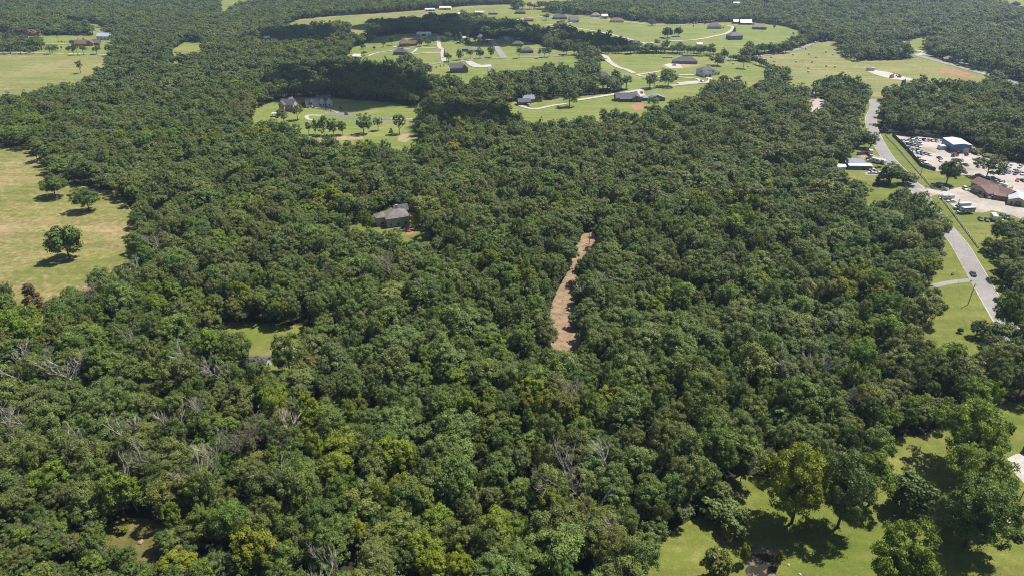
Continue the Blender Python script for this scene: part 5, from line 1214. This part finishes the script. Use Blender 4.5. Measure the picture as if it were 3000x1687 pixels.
def vehicle(kind, px, py, hd, color, label, group=None, name=None, lift=.16):
    p = at(px, py); far = 1 + 2.5 * float(smooth(520, 640, p[1])); body, glass, ax, tr = VM[kind]
    e = empty(name or {'sedan': 'sedan_car', 'suv': 'suv_car', 'pickup': 'pickup_truck'}[kind], (p[0], p[1], p[2] + lift * far), hd)
    tag(e, uniq(label), 'car' if kind != 'pickup' else 'pickup', group)
    o = link('body', body, e); o['tint'] = list(CARC[color]); link('window_glass', glass, e)
    for x in ax:
        for s in (-1, 1): w = link('wheel', WHEEL, e); w.location = (x, s * tr, .34)
    if kind == 'sedan': link('headlights', LIGHTS, e)
    return e

vehicle('sedan', 2850, 806, head(2850, 806, -18, -30), 'dark blue', 'dark blue car driving on the road beside the pole lawn', lift=.14)
for x, y, k, c, d, lb in [
 (2872,645,'sedan','dark green',(30,40),'dark green car, leftmost of the row on the lawn'),(2890,647,'sedan','black','x','black car second in the row on the lawn, beside the camper'),
 (2930,645,'sedan','white',(30,40),'white car right of the camper on the lawn'),(2936,638,'pickup','dark blue',(30,36),'dark blue pickup behind the white car on the lawn'),(2950,640,'suv','grey',(30,36),'grey car left of the red pickup on the lawn'),
 (2963,649,'pickup','red',(30,36),'red pickup at the right end of the lawn row'),(2786,593,'sedan','white',(-40,-1),'white car parked beside the long white trailer'),(2904,582,'pickup','silver',(-40,3),'silver pickup crossing the gravel lot'),
 (2827,556,'suv','white',(30,24),'white van parked at the left end of the office'),(2758,549,'sedan','silver',(30,22),'silver car under the round dark shade tree'),(2945,564,'suv','maroon',(40,-3),'dark maroon van right of the office'),
 (2545,467,'sedan','black',(-30,4),'black car beside the sandy drive'),(2549,473,'sedan','light blue',(-30,2),'light blue car below the black one by the sandy drive'),(2572,493,'sedan','maroon',(-30,4),'dark red car behind the airy tree'),
 (2556,501,'sedan','silver',(-40,-2),'silver car right of the blue building'),(2553,509,'sedan','white',(-40,0),'white car on the grey parking pad'),(2573,510,'sedan','white',(-40,0),'second white car on the grey parking pad, beside the cedar'),
 (1015,337,'suv','black',(10,6),'black car on the dark drive in the clearing'),(2440,112,'suv','white',(20,3),'white car on the far crossing'),(2725,121,'sedan','silver',(20,-2),'silver car on the far lane in the trees'),(1880,276,'suv','black',(10,8),'black car on the apron of the long brick house'),(2056,240,'sedan','grey',(10,4),'grey car on the turning circle of the white house'),(1452,130,'sedan','white',(8,10),'white car on the broad grey street'),(1205,161,'suv','silver',(10,1),'silver car beside the dark-roofed hill house'),(915,317,'suv','white',(10,2),'white car before the white farmhouse garage'),(2812,190,'sedan','maroon',(10,3),'red car beside the white house on the far highway'),(1976,194,'pickup','white',(10,2),'white pickup on the pad of the brown brick house'),
 (1550,312,'pickup','white',(10,8),'white pickup beside the dark double house')]:
    vehicle(k, x, y, head(x, y, *(d if d != 'x' else (30, 40))), c, lb)
# salvage yard rows
ORD = ['first', 'second', 'third', 'fourth', 'fifth', 'sixth', 'seventh', 'eighth', 'ninth', 'tenth', 'eleventh', 'twelfth', 'thirteenth', 'fourteenth']
cr = random.Random(9)
ROWS = [('of the back fence row in the salvage yard', [(2672,409),(2684,411),(2695,412),(2707,413),(2719,414),(2731,415),(2743,416)], ['black', 'grey', 'white', 'black', 'dark blue', 'grey', 'black'], (10, 14)),
 ('of the top row of scrap cars', [(2641,416),(2652,417),(2663,414),(2673,418),(2684,421),(2693,424)], ['white', 'silver', 'dark blue', 'white', 'light blue', 'white'], (24, 10)),
 ('of the second row of scrap cars', [(2646,422),(2657,424),(2668,427),(2680,429),(2691,431)], ['silver', 'dark blue', 'grey', 'white', 'silver'], (24, 10)),
 ('of the third row of scrap cars', [(2652,431),(2664,436),(2676,440),(2688,444),(2699,447)], ['black', 'grey', 'white', 'black', 'blue'], (24, 12)),
 ('of the fourth row of scrap cars', [(2665,444),(2676,448),(2688,451),(2700,454),(2712,453),(2722,456)], ['white', 'white', 'light blue', 'black', 'dark blue', 'white'], (24, 12)),
 ('of the scrap row by the dark fence', [(2690,467),(2699,473),(2707,477),(2715,485),(2724,490),(2733,495)], ['white', 'white', 'silver', 'light blue', 'grey', 'silver'], (24, 12)),
 ('of the cars right of the shade tree', [(2752,466),(2755,474),(2806,474),(2818,480),(2829,486),(2818,498),(2824,507)], ['dark blue', 'white', 'dark blue', 'white', 'black', 'maroon', 'black'], (24, 14)),
 ('of the upper scrap row at right edge', [(2960,490),(2988,492),(2953,501),(2972,504)], ['white', 'white', 'white', 'silver'], (-10, 24)),
 ('of the lower scrap row at right edge', [(2930,506),(2942,511),(2957,508),(2975,512),(2985,507),(2995,512)], ['white', 'blue', 'grey', 'blue', 'silver', 'white'], (-10, 24)),
 ('of the cars behind the office', [(2868,517),(2894,524),(2908,525),(2914,536),(2918,532),(2936,537),(2936,541)], ['grey', 'white', 'grey', 'silver', 'red', 'silver', 'grey'], (26, 6)),
 ('of the pair beside the yard lane', [(2980,531),(2996,532)], ['red', 'dark blue'], (10, 16))]
for ph, pts, cols, d in ROWS:
    for i, ((x, y), c) in enumerate(zip(pts, cols)):
        vehicle(cr.choice(['sedan', 'sedan', 'suv', 'pickup']), x, y, head(x, y, *d) + cr.uniform(-.35, .35), c, f'{c} car, {ORD[i]} from the left {ph}', 'scrap and parked cars in the salvage yard')

def trailer(px, py, hd, L, w, h, label, tint='white', cat='trailer', name='trailer', windows=2, taper=True):
    p = at(px, py); e = empty(name, (p[0], p[1], p[2] + .16), hd); tag(e, uniq(label), cat)
    b = MB(); z0 = .55; k = .7 if taper else .05
    b.prism([(-L/2, z0), (-L/2, h - .15), (-L/2 + .2, h), (L/2 - k * .6, h), (L/2, h - k), (L/2, z0 + .4), (L/2 - .3, z0)], -w/2, w/2, 'y')
    o = link('body', fixnormals(b.mesh('trailer_body', M['paint'])), e); o['tint'] = list(CARC[tint])
    for s in (-1, 1):
        for q in range(windows):
            x = -L/2 + L * (q + .6) / (windows + .3); MB().box(x - .5, s * w/2 - .02, 1.5, x + .5, s * w/2 + .02, 2.1).build('window', M['glass'], e)
        for x in (-.5, .35): wq = link('wheel', WHEEL, e); wq.location = (x, s * (w/2 - .1), .34)
    MB().tube([(L/2 - .1, 0, .6), (L/2 + 1.1, 0, .5)], [.07, .06], 6).build('tow_bar', M['chrome'], e)
    MB().box(-.8, -.35, h - .02, -.1, .35, h + .22).build('roof_vent', M['trim'], e); return e
trailer(2910, 645, head(2910, 645, 30, 40), 6.6, 2.4, 3.0, 'white camper among the cars on the lawn', cat='camper', name='camper')
trailer(2774, 584, head(2774, 584, -40, 0), 6.8, 2.2, 2.4, 'long white trailer beside the rail fence', windows=1)
trailer(2566, 478, head(2566, 478, 30, 8), 6.0, 2.4, 2.9, 'white camper left of the road, left of two', cat='camper', name='camper')
trailer(2582, 480, head(2582, 480, 30, 10), 5.6, 2.4, 2.8, 'white camper left of the road, right of two', cat='camper', name='camper')
trailer(2455, 500, head(2455, 500, 14, 26), 5.6, 2.3, 2.8, 'white camper among trees left of the blue building', cat='camper', name='camper')
trailer(2767, 558, head(2767, 558, 40, 8), 3.6, 1.8, 1.4, 'low tan utility trailer below the silver car', 'tan', windows=0, taper=False)
trailer(2940, 546, head(2940, 546, 40, 10), 5.0, 1.9, 1.5, 'low white boat-like trailer behind the office', windows=0)
trailer(2549, 208, head(2549, 208, 40, 2), 9.0, 2.6, 3.4, 'white horse trailer on the gravel pad in the bale field', taper=True)
trailer(1363, 152, 0.1, 8.0, 2.5, 3.4, 'blue and white camper beside the small tan-roofed house', 'blue', cat='camper', name='camper')

def box_truck(px, py, hd, label, mural=False, L=6.4):
    p = at(px, py); e = empty('box_truck', (p[0], p[1], p[2] + .16), hd); tag(e, uniq(label), 'truck')
    box = MB(); box.box(-L + 2.0, -1.2, .95, 2.0, 1.2, 3.5); o = link('cargo_box', box.mesh('cargo_box', M['mural'] if mural else M['paint']), e); o['tint'] = list(CARC['white'])
    rf = MB(); rf.box(-L + 1.98, -1.23, 3.42, 2.02, 1.23, 3.56); o = link('box_roof', rf.mesh('box_roof', M['paint']), e); o['tint'] = list(CARC['white'])
    if mural:
        for s in (-1, 1):
            o = MB().box(-L + 2.0, s * 1.2 - .015, 2.95, 2.0, s * 1.2 + .015, 3.42).build('stripe', M['paint'], e); o['tint'] = [0.05, 0.06, 0.32]
    cb = MB(); cb.prism([(2.1, .6), (2.1, 2.3), (2.9, 2.35), (3.5, 1.5), (4.3, 1.3), (4.4, .6)], -1.0, 1.0, 'y'); o = link('cab', fixnormals(cb.mesh('cab', M['mural'] if mural else M['paint'])), e); o['tint'] = list(CARC['white'])
    MB().add([(2.98, -.85, 2.25), (3.5, -.85, 1.56), (3.5, .85, 1.56), (2.98, .85, 2.25)], [(0,1,2,3)]).build('windscreen', M['glass'], e).location = (.03, 0, .03)
    for s in (-1, 1): MB().add([(2.3, s*1.01, 1.5), (3.3, s*1.01, 1.5), (2.9, s*1.01, 2.15), (2.3, s*1.01, 2.15)], [(0,1,2,3)]).build('side_window', M['glass'], e)
    MB().box(-L + 2.1, -.5, .55, 4.2, .5, .95).build('chassis', M['wire'], e)
    for x in (-2.6, 3.3):
        for s in (-1, 1): w = link('wheel', WHEEL_BIG, e); w.location = (x, s * .95, .45)
    return e
box_truck(2825, 626, head(2825, 626, -40, 2), 'box truck painted with a grey-green mural beside the rail fence', True, 7.0)
box_truck(2815, 613, head(2815, 613, -40, 2), 'plain white box truck behind the mural truck')
box_truck(2549, 455, head(2549, 455, 18, 34), 'white box van beside the red skip left of the road', L=4.6)
def skip(px, py, hd, tint, label, L=4.5):
    p = at(px, py); e = empty('skip', (p[0], p[1], p[2] + .1), hd); tag(e, uniq(label), 'skip')
    b = MB(); b.add([(-L/2+.4,-.9,0),(L/2-.4,-.9,0),(L/2-.4,.9,0),(-L/2+.4,.9,0),(-L/2,-1.1,1.6),(L/2,-1.1,1.6),(L/2,1.1,1.6),(-L/2,1.1,1.6),(-L/2+.1,-1,1.6),(L/2-.1,-1,1.6),(L/2-.1,1,1.6),(-L/2+.1,1,1.6),(-L/2+.5,-.8,.2),(L/2-.5,-.8,.2),(L/2-.5,.8,.2),(-L/2+.5,.8,.2)],
        [(0,1,5,4),(1,2,6,5),(2,3,7,6),(3,0,4,7),(4,5,9,8),(5,6,10,9),(6,7,11,10),(7,4,8,11),(8,9,13,12),(9,10,14,13),(10,11,15,14),(11,8,12,15),(12,13,14,15),(0,3,2,1)])
    o = link('bin', fixnormals(b.mesh('bin', M['paint'])), e); o['tint'] = list(CARC[tint])
    for x in (-1.2, 0, 1.2): o = MB().box(x - .06, -1.13, .3, x + .06, -1.0, 1.5).build('rib', M['paint'], e); o['tint'] = list(CARC[tint])
skip(2532, 453, 0, 'red', 'red skip left of the white box van'); skip(2516, 455, 0, 'blue', 'blue skip left of the red one', 3.0)

def machine(px, py, hd, label, s=1.0, tint=(0.55, 0.22, 0.04)):
    p = at(px, py); far = 1 + 2.5 * float(smooth(520, 640, p[1])); e = empty('excavator', (p[0], p[1], p[2] + .1 * far), hd); e.scale = (s, s, s); tag(e, uniq(label), 'excavator')
    for sy in (-1.1, 1.1): MB().prism([(-2.0, .15), (-1.7, 0), (1.7, 0), (2.0, .15), (2.1, .55), (1.8, .9), (-1.8, .9), (-2.1, .55)], sy - .3, sy + .3, 'y').build('track', M['tyre'], e)
    b = MB(); b.box(-2.0, -1.3, 1.0, 1.2, 1.3, 2.1); b.prism([(-2.0, 2.1), (-1.9, 2.5), (-.5, 2.5), (-.4, 2.1)], -1.2, 1.2, 'y'); o = b.build('house', M['paint'], e); o['tint'] = list(tint)
    c = MB(); c.prism([(-.2, 2.1), (-.2, 3.1), (.9, 3.1), (1.2, 2.1)], .2, 1.25, 'y'); c.build('cab', M['glass'], e)
    for nm, pts, r in (('boom', [(1.0, -.2, 1.7), (2.6, -.2, 4.2), (5.0, -.2, 4.6)], [.35, .4, .25]), ('arm', [(5.0, -.2, 4.9), (6.3, -.2, 2.0)], [.28, .2])):
        o = MB().tube(pts, r, 6).build(nm, M['paint'], e); o['tint'] = list(tint)
    MB().prism([(5.7, 1.9), (6.6, 2.0), (6.5, 1.0), (5.8, .7), (5.4, 1.2)], -.7, .3, 'y').build('bucket', M['wood_dark'], e)
machine(2612, 229, 0.4, 'orange excavator on the gravel pad in the bale field, left of two'); machine(2634, 228, 2.6, 'orange excavator on the gravel pad in the bale field, right of two')
machine(2958, 558, 0.6, 'yellow digger parked right of the office', 0.5, (0.6, 0.36, 0.03))
def tractor(px, py, hd, tint, label):
    p = at(px, py); e = empty('tractor', (p[0], p[1], p[2] + .12), hd); tag(e, uniq(label), 'tractor')
    o = MB().box(.1, -.4, .7, 2.0, .4, 1.5).box(-1.0, -.5, .6, .1, .5, 1.2).build('body', M['paint'], e); o['tint'] = list(tint)
    MB().box(-.9, -.6, 1.2, .1, .6, 2.4).build('cab', M['glass'], e); o = MB().box(-1.0, -.7, 2.4, .2, .7, 2.5).build('roof', M['paint'], e); o['tint'] = list(tint)
    o = MB().tube([(1.0, -.6, 1.2), (2.6, -.6, 1.0), (3.2, -.6, .4)], [.1, .1, .1]).tube([(1.0, .6, 1.2), (2.6, .6, 1.0), (3.2, .6, .4)], [.1, .1, .1]).box(3.1, -.9, .1, 3.6, .9, .7).build('loader', M['paint'], e); o['tint'] = list(tint)
    for x, r in ((-.6, 1.6), (1.5, 1.0)):
        for s in (-1, 1): w = link('wheel', WHEEL_BIG, e); w.location = (x, s * .75, .45 * r); w.scale = (r, 1.2, r)
tractor(2803, 455, 2.4, (0.36, 0.05, 0.03), 'red tractor in front of the blue workshop'); tractor(2831, 457, 1.2, (0.5, 0.12, 0.03), 'orange tractor before the workshop door'); tractor(2793, 460, 0.3, (0.26, 0.06, 0.04), 'rusty red machine left of the red tractor')

# ------------------------------------------------------------------ fences, poles, bales, small things
def along(pts, step):
    C = [Vector(at(*p)) for p in pts]; out = []
    for a, b in zip(C[:-1], C[1:]):
        k = max(1, round((b - a).length / step)); out += [a.lerp(b, i / k) for i in range(k)]
    return out + [C[-1]]
def rail_fence(pts, label):
    P = along(pts, 2.6); o0 = P[0].copy(); e = empty('rail_fence', o0); tag(e, uniq(label), 'fence')
    post = MB().box(-.11, -.11, -.3, .11, .11, 1.35).mesh('post', M['rail'])
    for p in P: q = link('post', post, e); q.location = p - o0
    for z in (.45, .85, 1.22): MB().tube([p - o0 + Vector((0, -.12, z)) for p in P], [.085] * len(P), 4).build('rail', M['rail'], e)
rail_fence([(2593,397),(2630,437),(2671,484),(2731,553),(2742,558),(2760,562)], 'pale rail fence running between the road and the salvage yard')
rail_fence([(2750,576),(2762,590),(2790,625),(2816,660),(2866,728)], 'pale rail fence along the lawn with the parked cars')
def board_fence(pts, label, mat='wood_dark', h=2.2):
    P = along(pts, 2.5); o0 = P[0].copy(); e = empty('board_fence', o0); tag(e, uniq(label), 'fence')
    for a, b in zip(P[:-1], P[1:]):
        L = (b - a).length; mb = MB(); nb = 8
        for k in range(nb): mb.box(L * k / nb + .01, -.02 + (.015 if k % 2 else 0), .05, L * (k+1) / nb - .01, .02 + (.015 if k % 2 else 0), h + _jr.uniform(-.04, .04))
        q = mb.build('panel', M[mat], e); q.location = a - o0; q.rotation_euler = (0, 0, math.atan2(b.y - a.y, b.x - a.x))
        q = MB().box(-.07, -.13, -.3, .07, -.03, h - .1).build('post', M[mat], e); q.location = a - o0
board_fence([(2614,397),(2640,424),(2671,457),(2685,474),(2698,489),(2715,495),(2740,502)], 'dark board fence along the near side of the salvage yard')
board_fence([(2626,395),(2690,400),(2760,408)], 'brown board fence along the back of the salvage yard')
board_fence([(1742,161.5),(1712,163)], 'dark board fence at the end of the hedgerow', h=1.6)

def utility_pole(px, py, h, label, lean=0.0, az=0.6, arm=True):
    p = at(px, py); e = empty('utility_pole', p, az); tag(e, uniq(label), 'utility pole')
    MB().tube([(0, 0, -.5), (lean * .5, 0, h * .5), (lean, 0, h)], [.17, .145, .12], 8).build('pole', M['pole_wood'], e)
    if arm:
        MB().box(lean - 1.1, -.14, h - .75, lean + 1.1, -.02 - .12 + .12, h - .6).build('crossarm', M['pole_wood'], e)
        for x in (-1, 0, 1): MB().tube([(lean + x, -.08, h - .6), (lean + x, -.08, h - .4)], [.06, .04], 6).build('insulator', M['trim'], e)
    return Vector(p) + Vector((0, 0, h - .4))
q1 = utility_pole(2835, 893, 9.6, 'wooden utility pole on the lawn beside the dark blue car', .3)
q2 = utility_pole(2970, 1501, 8.6, 'leaning utility pole at the right edge above the bottom lawn', .5)
q3 = utility_pole(2984, 1556, 11.5, 'utility pole cut by the right edge, lower of two', .3)
q4 = utility_pole(1726, 718, 9.0, 'utility pole at the top of the mulched strip')
q5 = utility_pole(2696, 516, 9.2, 'utility pole beside the rail fence near the dark fence', .2)
q6 = utility_pole(2691, 595, 5.5, 'short utility pole on the left road edge', .0, .6, False)
q7 = utility_pole(2797, 632, 9.4, 'utility pole beside the mural truck')
q8 = utility_pole(2602, 396, 10.5, 'utility pole at the wood edge where the rail fence begins')
q9 = utility_pole(2873, 205, 12.0, 'tall double-armed pole beside the far highway', 0.2)
q10 = utility_pole(2062, 164, 12.0, 'pole in front of the dark hedgerow right of the white road'); q11 = utility_pole(2377, 141, 12.0, 'pole on the hill road beside the bale field')
q12 = utility_pole(2852, 176, 11.0, 'pole right of the white house on the far highway'); q13 = utility_pole(2780, 194, 9.0, 'short pole on the near verge of the far highway')
def wire(a, b, label, sag=1.0):
    mb = MB(); pts = [a.lerp(b, t / 12) - Vector((0, 0, sag * 4 * (t/12) * (1 - t/12))) for t in range(13)]
    mb.tube(pts, [.02] * 13, 4, cap=False); tag(mb.build('power_line', M['wire']), uniq(label), 'power line')
wire(q1, q7, 'power line from the lawn pole up to the mural truck pole'); wire(q7, q5, 'power line from the mural truck pole to the fence pole'); wire(q5, q8, 'power line from the fence pole to the wood edge pole')
wire(q1, q2, 'power line from the lawn pole down to the right edge pole', 2.0); wire(q2, q3, 'power line between the two poles at the right edge', .3); wire(q9, q12, 'power line along the far highway')

def bale_mesh():
    mb = MB(); n = 16; rows = [(-.62, .70), (-.55, .76), (.55, .76), (.62, .70)]
    vs = [(y, r * math.cos(2*math.pi*k/n), .74 + r * math.sin(2*math.pi*k/n)) for y, r in rows for k in range(n)]
    fs = [(j*n+k, j*n+(k+1) % n, (j+1)*n+(k+1) % n, (j+1)*n+k) for j in range(3) for k in range(n)] + [tuple(range(n)), tuple(reversed(range(3*n, 4*n)))]
    return fixnormals(mb.add(vs, fs).mesh('bale', M['hay']))
BALE = bale_mesh()
BL = [(2268,183),(2332,184),(2371,161),(2391,171),(2379,185),(2420,197),(2368,203),(2368,213),(2420,155),(2439,163),(2467,161),(2323,163),(2259,171),(2446,199),(2148,190),(2192,198),(2361,146),(2228,168),(2217,168)]
BL = sorted(set(BL)); 
for i, (x, y) in enumerate(BL):
    p = at(x, y); o = link('hay_bale', BALE); o.location = (p[0], p[1], p[2] + .08); o.rotation_euler = (0, 0, cr.uniform(0, 3.1)); o.scale = (1.4,) * 3
    tag(o, uniq(f'round hay bale, {spell(i + 1)} counting bales from the left'), 'hay bale', 'round bales in the far field')
p = at(1954, 171); e0 = p
for i in range(6):
    p = at(1943 + 5 * i, 170.5); o = link('hay_bale', BALE); o.location = (p[0], p[1], p[2] + .1); o.scale = (1.3,) * 3
    tag(o, uniq(f'{ORD[i]} bale from the left of the dark row on the lawn above the brick house'), 'hay bale', 'row of bales on the lawn')
def mailbox(px, py, label, tint=(.6, .6, .6)):
    p = at(px, py); e = empty('mailbox', p); tag(e, uniq(label), 'mailbox'); MB().box(-.06, -.06, -.2, .06, .06, 1.0).build('post', M['wood_grey'], e)
    o = MB().prism([(-.22, 1.0), (-.22, 1.3), (-.12, 1.45), (.12, 1.45), (.22, 1.3), (.22, 1.0)], -.4, .4).build('box', M['paint'], e); o['tint'] = list(tint); e.scale = (1.3,) * 3
mailbox(2771, 643, 'white mailbox on the verge beside the road'); mailbox(2758, 622, 'grey mailbox on the verge above the white one', (.3,) * 3); mailbox(2712, 553, 'dark mailbox at the corner of the gravel lot', (.1,) * 3)
# stones by the lower pole, mulch heap in the scrub, dry reeds by the pond, litter skip on the drive
def boulder(px, py, r, label, mat='stone', name='boulder', flat=.6):
    bm = bmesh.new(); bmesh.ops.create_icosphere(bm, subdivisions=2, radius=r)
    for v in bm.verts: v.co *= 1 + _jr.uniform(-.16, .16); v.co.z *= flat
    me = bpy.data.meshes.new(name); bm.to_mesh(me); bm.free(); me.materials.append(M[mat]); p = at(px, py); o = link(name, me); o.location = (p[0], p[1], p[2] + r * flat * .5)
    return tag(o, uniq(label), name.replace('_', ' '))
boulder(412, 1588, 0.8, 'brown soil heap in the scrub at bottom left', 'mulch', 'soil_heap', .5)
for i, (x, y) in enumerate([(2945,1522),(2953,1532),(2962,1540),(2972,1552)]): boulder(x, y, .7, f'grey boulder in the line below the lower pole, {ORD[i]} from the left')
for i, (x, y) in enumerate([(2306,1612),(2310,1654),(2344,1682)]): boulder(x, y, .35, f'pale stone on the bare pond bank, {ORD[i]} from the top')
def tuft(px, py, rad, h, label, count=420):
    mb = MB(); r = random.Random(3)
    for _ in range(count):
        a = r.uniform(0, 6.28); d = rad * math.sqrt(r.random()); x, y = d * math.cos(a), d * math.sin(a); l = r.uniform(-.5, .5); k = r.uniform(-.5, .5); hh = h * r.uniform(.5, 1); w = .07
        mb.add([(x - w, y, 0), (x + w, y, 0), (x + l, y + k, hh)], [(0, 1, 2)])
    p = at(px, py); o = mb.build('dry_reeds', M['reed_dry']); o.location = p; tag(o, uniq(label), 'reeds')
tuft(2130, 1578, 3.2, 1.6, 'tan dry reed clump at the foot of the shrub thicket'); tuft(2125, 1568, 1.6, 2.2, 'small upright dry reed tuft beside the larger clump', 160)
for i, (x0, y0, x1, y1) in enumerate([(1614,958,1622,982),(1690,868,1697,871),(1660,1000,1668,1008)]):
    a, b = Vector(at(x0, y0)), Vector(at(x1, y1)); o = MB().tube([a - a + Vector((0, 0, .25)), (b - a) * .5 + Vector((.2, 0, .4)), b - a + Vector((0, 0, .3))], [.2, .16, .1], 7).build('fallen_log', M['dead_twig']); o.location = a
    tag(o, uniq(f'pale fallen log on the mulched strip, {ORD[i]} of three'), 'log')
for i, (x, y) in enumerate([(1665,840),(1650,880),(1720,715),(1700,740),(1640,930)]):
    o = MB().tube([(0, 0, -.1), (0, 0, .35), (0, 0, .42)], [.42, .34, .3], 9).build('tree_stump', M['dead_wood']); o.location = at(x, y); tag(o, uniq(f'cut stump on the mulched strip, {ORD[i]} of five'), 'stump')
p = at(3004, 1325); e = empty('tank', p); tag(e, uniq('green tank on the concrete drive at the right edge'), 'tank')
MB().tube([(0, 0, .1), (0, 0, 2.0), (0, 0, 2.3)], [1.0, 1.0, .4], 16).build('shell', M['leaf'], e)['tint'] = [.08, .16, .09]
MB().tube([(0, 0, 2.28), (0, 0, 2.5)], [.3, .25], 10).build('lid', M['chrome'], e)
p = at(2790, 806); e = empty('bench', p, .5); tag(e, uniq('dark bench on the verge left of the road'), 'bench')
MB().box(-.9, -.25, .42, .9, .25, .5).build('seat', M['wood_dark'], e); MB().box(-.9, .22, .55, .9, .3, 1.0).build('backrest', M['wood_dark'], e)
for x in (-.7, .7): MB().box(x - .05, -.2, -.1, x + .05, .28, .42).build('leg', M['wood_dark'], e)

# ------------------------------------------------------------------ clouds overhead whose shadows lie on the far slopes
m_, t_, b_, o_ = nt('cloud'); b_.inputs['Base Color'].default_value = (0.85, 0.85, 0.86, 1); b_.inputs['Roughness'].default_value = 1.0; b_.inputs['Specular IOR Level'].default_value = 0.0
M['cloud'] = m_
def cloud(pts, alt, seed, label):
    poly = gpoly(pts); r = random.Random(seed); bm = bmesh.new(); t = alt / SUN_DIR.z
    xs = [p[0] for p in poly]; ys = [p[1] for p in poly]; cnt = 0; area = 0
    for i in range(len(poly)): area += poly[i][0] * poly[(i+1) % len(poly)][1] - poly[(i+1) % len(poly)][0] * poly[i][1]
    rad = math.sqrt(abs(area) / 2) * .15; tries = 0
    while cnt < 60 and tries < 6000:
        tries += 1
        x, y = r.uniform(min(xs), max(xs)), r.uniform(min(ys), max(ys))
        if not inpoly(np.array([x]), np.array([y]), poly)[0]: continue
        q = rad * r.uniform(.55, 1.1)
        bmesh.ops.create_icosphere(bm, subdivisions=2, radius=q, matrix=Matrix.Translation((x + SUN_DIR.x * t, y + SUN_DIR.y * t, alt + q * r.uniform(0, .7))) @ Matrix.Diagonal((1, 1, .7, 1))); cnt += 1
    for v in bm.verts: v.co += Vector((r.uniform(-1, 1), r.uniform(-1, 1), r.uniform(-1, 1))) * rad * .05
    me = bpy.data.meshes.new('cloud'); bm.to_mesh(me); bm.free(); me.materials.append(M['cloud']); me.polygons.foreach_set('use_smooth', [True] * len(me.polygons))
    tag(link('cloud', me), label, kind='structure')
cloud([(1060,118),(1090,75),(1180,52),(1280,66),(1400,84),(1520,88),(1640,100),(1760,112),(1825,128),(1800,140),(1660,138),(1560,130),(1480,128),(1380,120),(1290,116),(1200,112),(1110,122)], 620, 1, 'cumulus cloud shading the long dark wood')
cloud([(800,262),(840,225),(960,215),(1080,228),(1200,250),(1225,290),(1180,312),(1060,318),(960,312),(870,298)], 620, 2, 'cumulus cloud shading the wood behind the clearing')
cloud([(1205,372),(1260,345),(1360,342),(1480,352),(1560,372),(1500,392),(1380,398),(1270,396)], 620, 3, 'small cumulus cloud shading the wood right of the clearing')
cloud([(740,130),(800,105),(900,95),(990,108),(1000,128),(900,138),(800,144)], 620, 4, 'small cumulus cloud shading the far left wood')

# ------------------------------------------------------------------ air
hz = bpy.data.materials.new('haze'); hz.use_nodes = True; t = hz.node_tree; t.nodes.clear()
ho = t.nodes.new('ShaderNodeOutputMaterial'); pv = t.nodes.new('ShaderNodeVolumePrincipled')
pv.inputs['Color'].default_value = (0.52, 0.73, 1.0, 1); pv.inputs['Density'].default_value = 0.000082; pv.inputs['Anisotropy'].default_value = 0.25
t.links.new(pv.outputs[0], ho.inputs['Volume'])
hb = MB(); hb.box(-2600, -400, -12, 2600, 2700, 150)
ho_ = hb.build('haze', hz); tag(ho_, 'thin summer haze over the valley', kind='stuff')
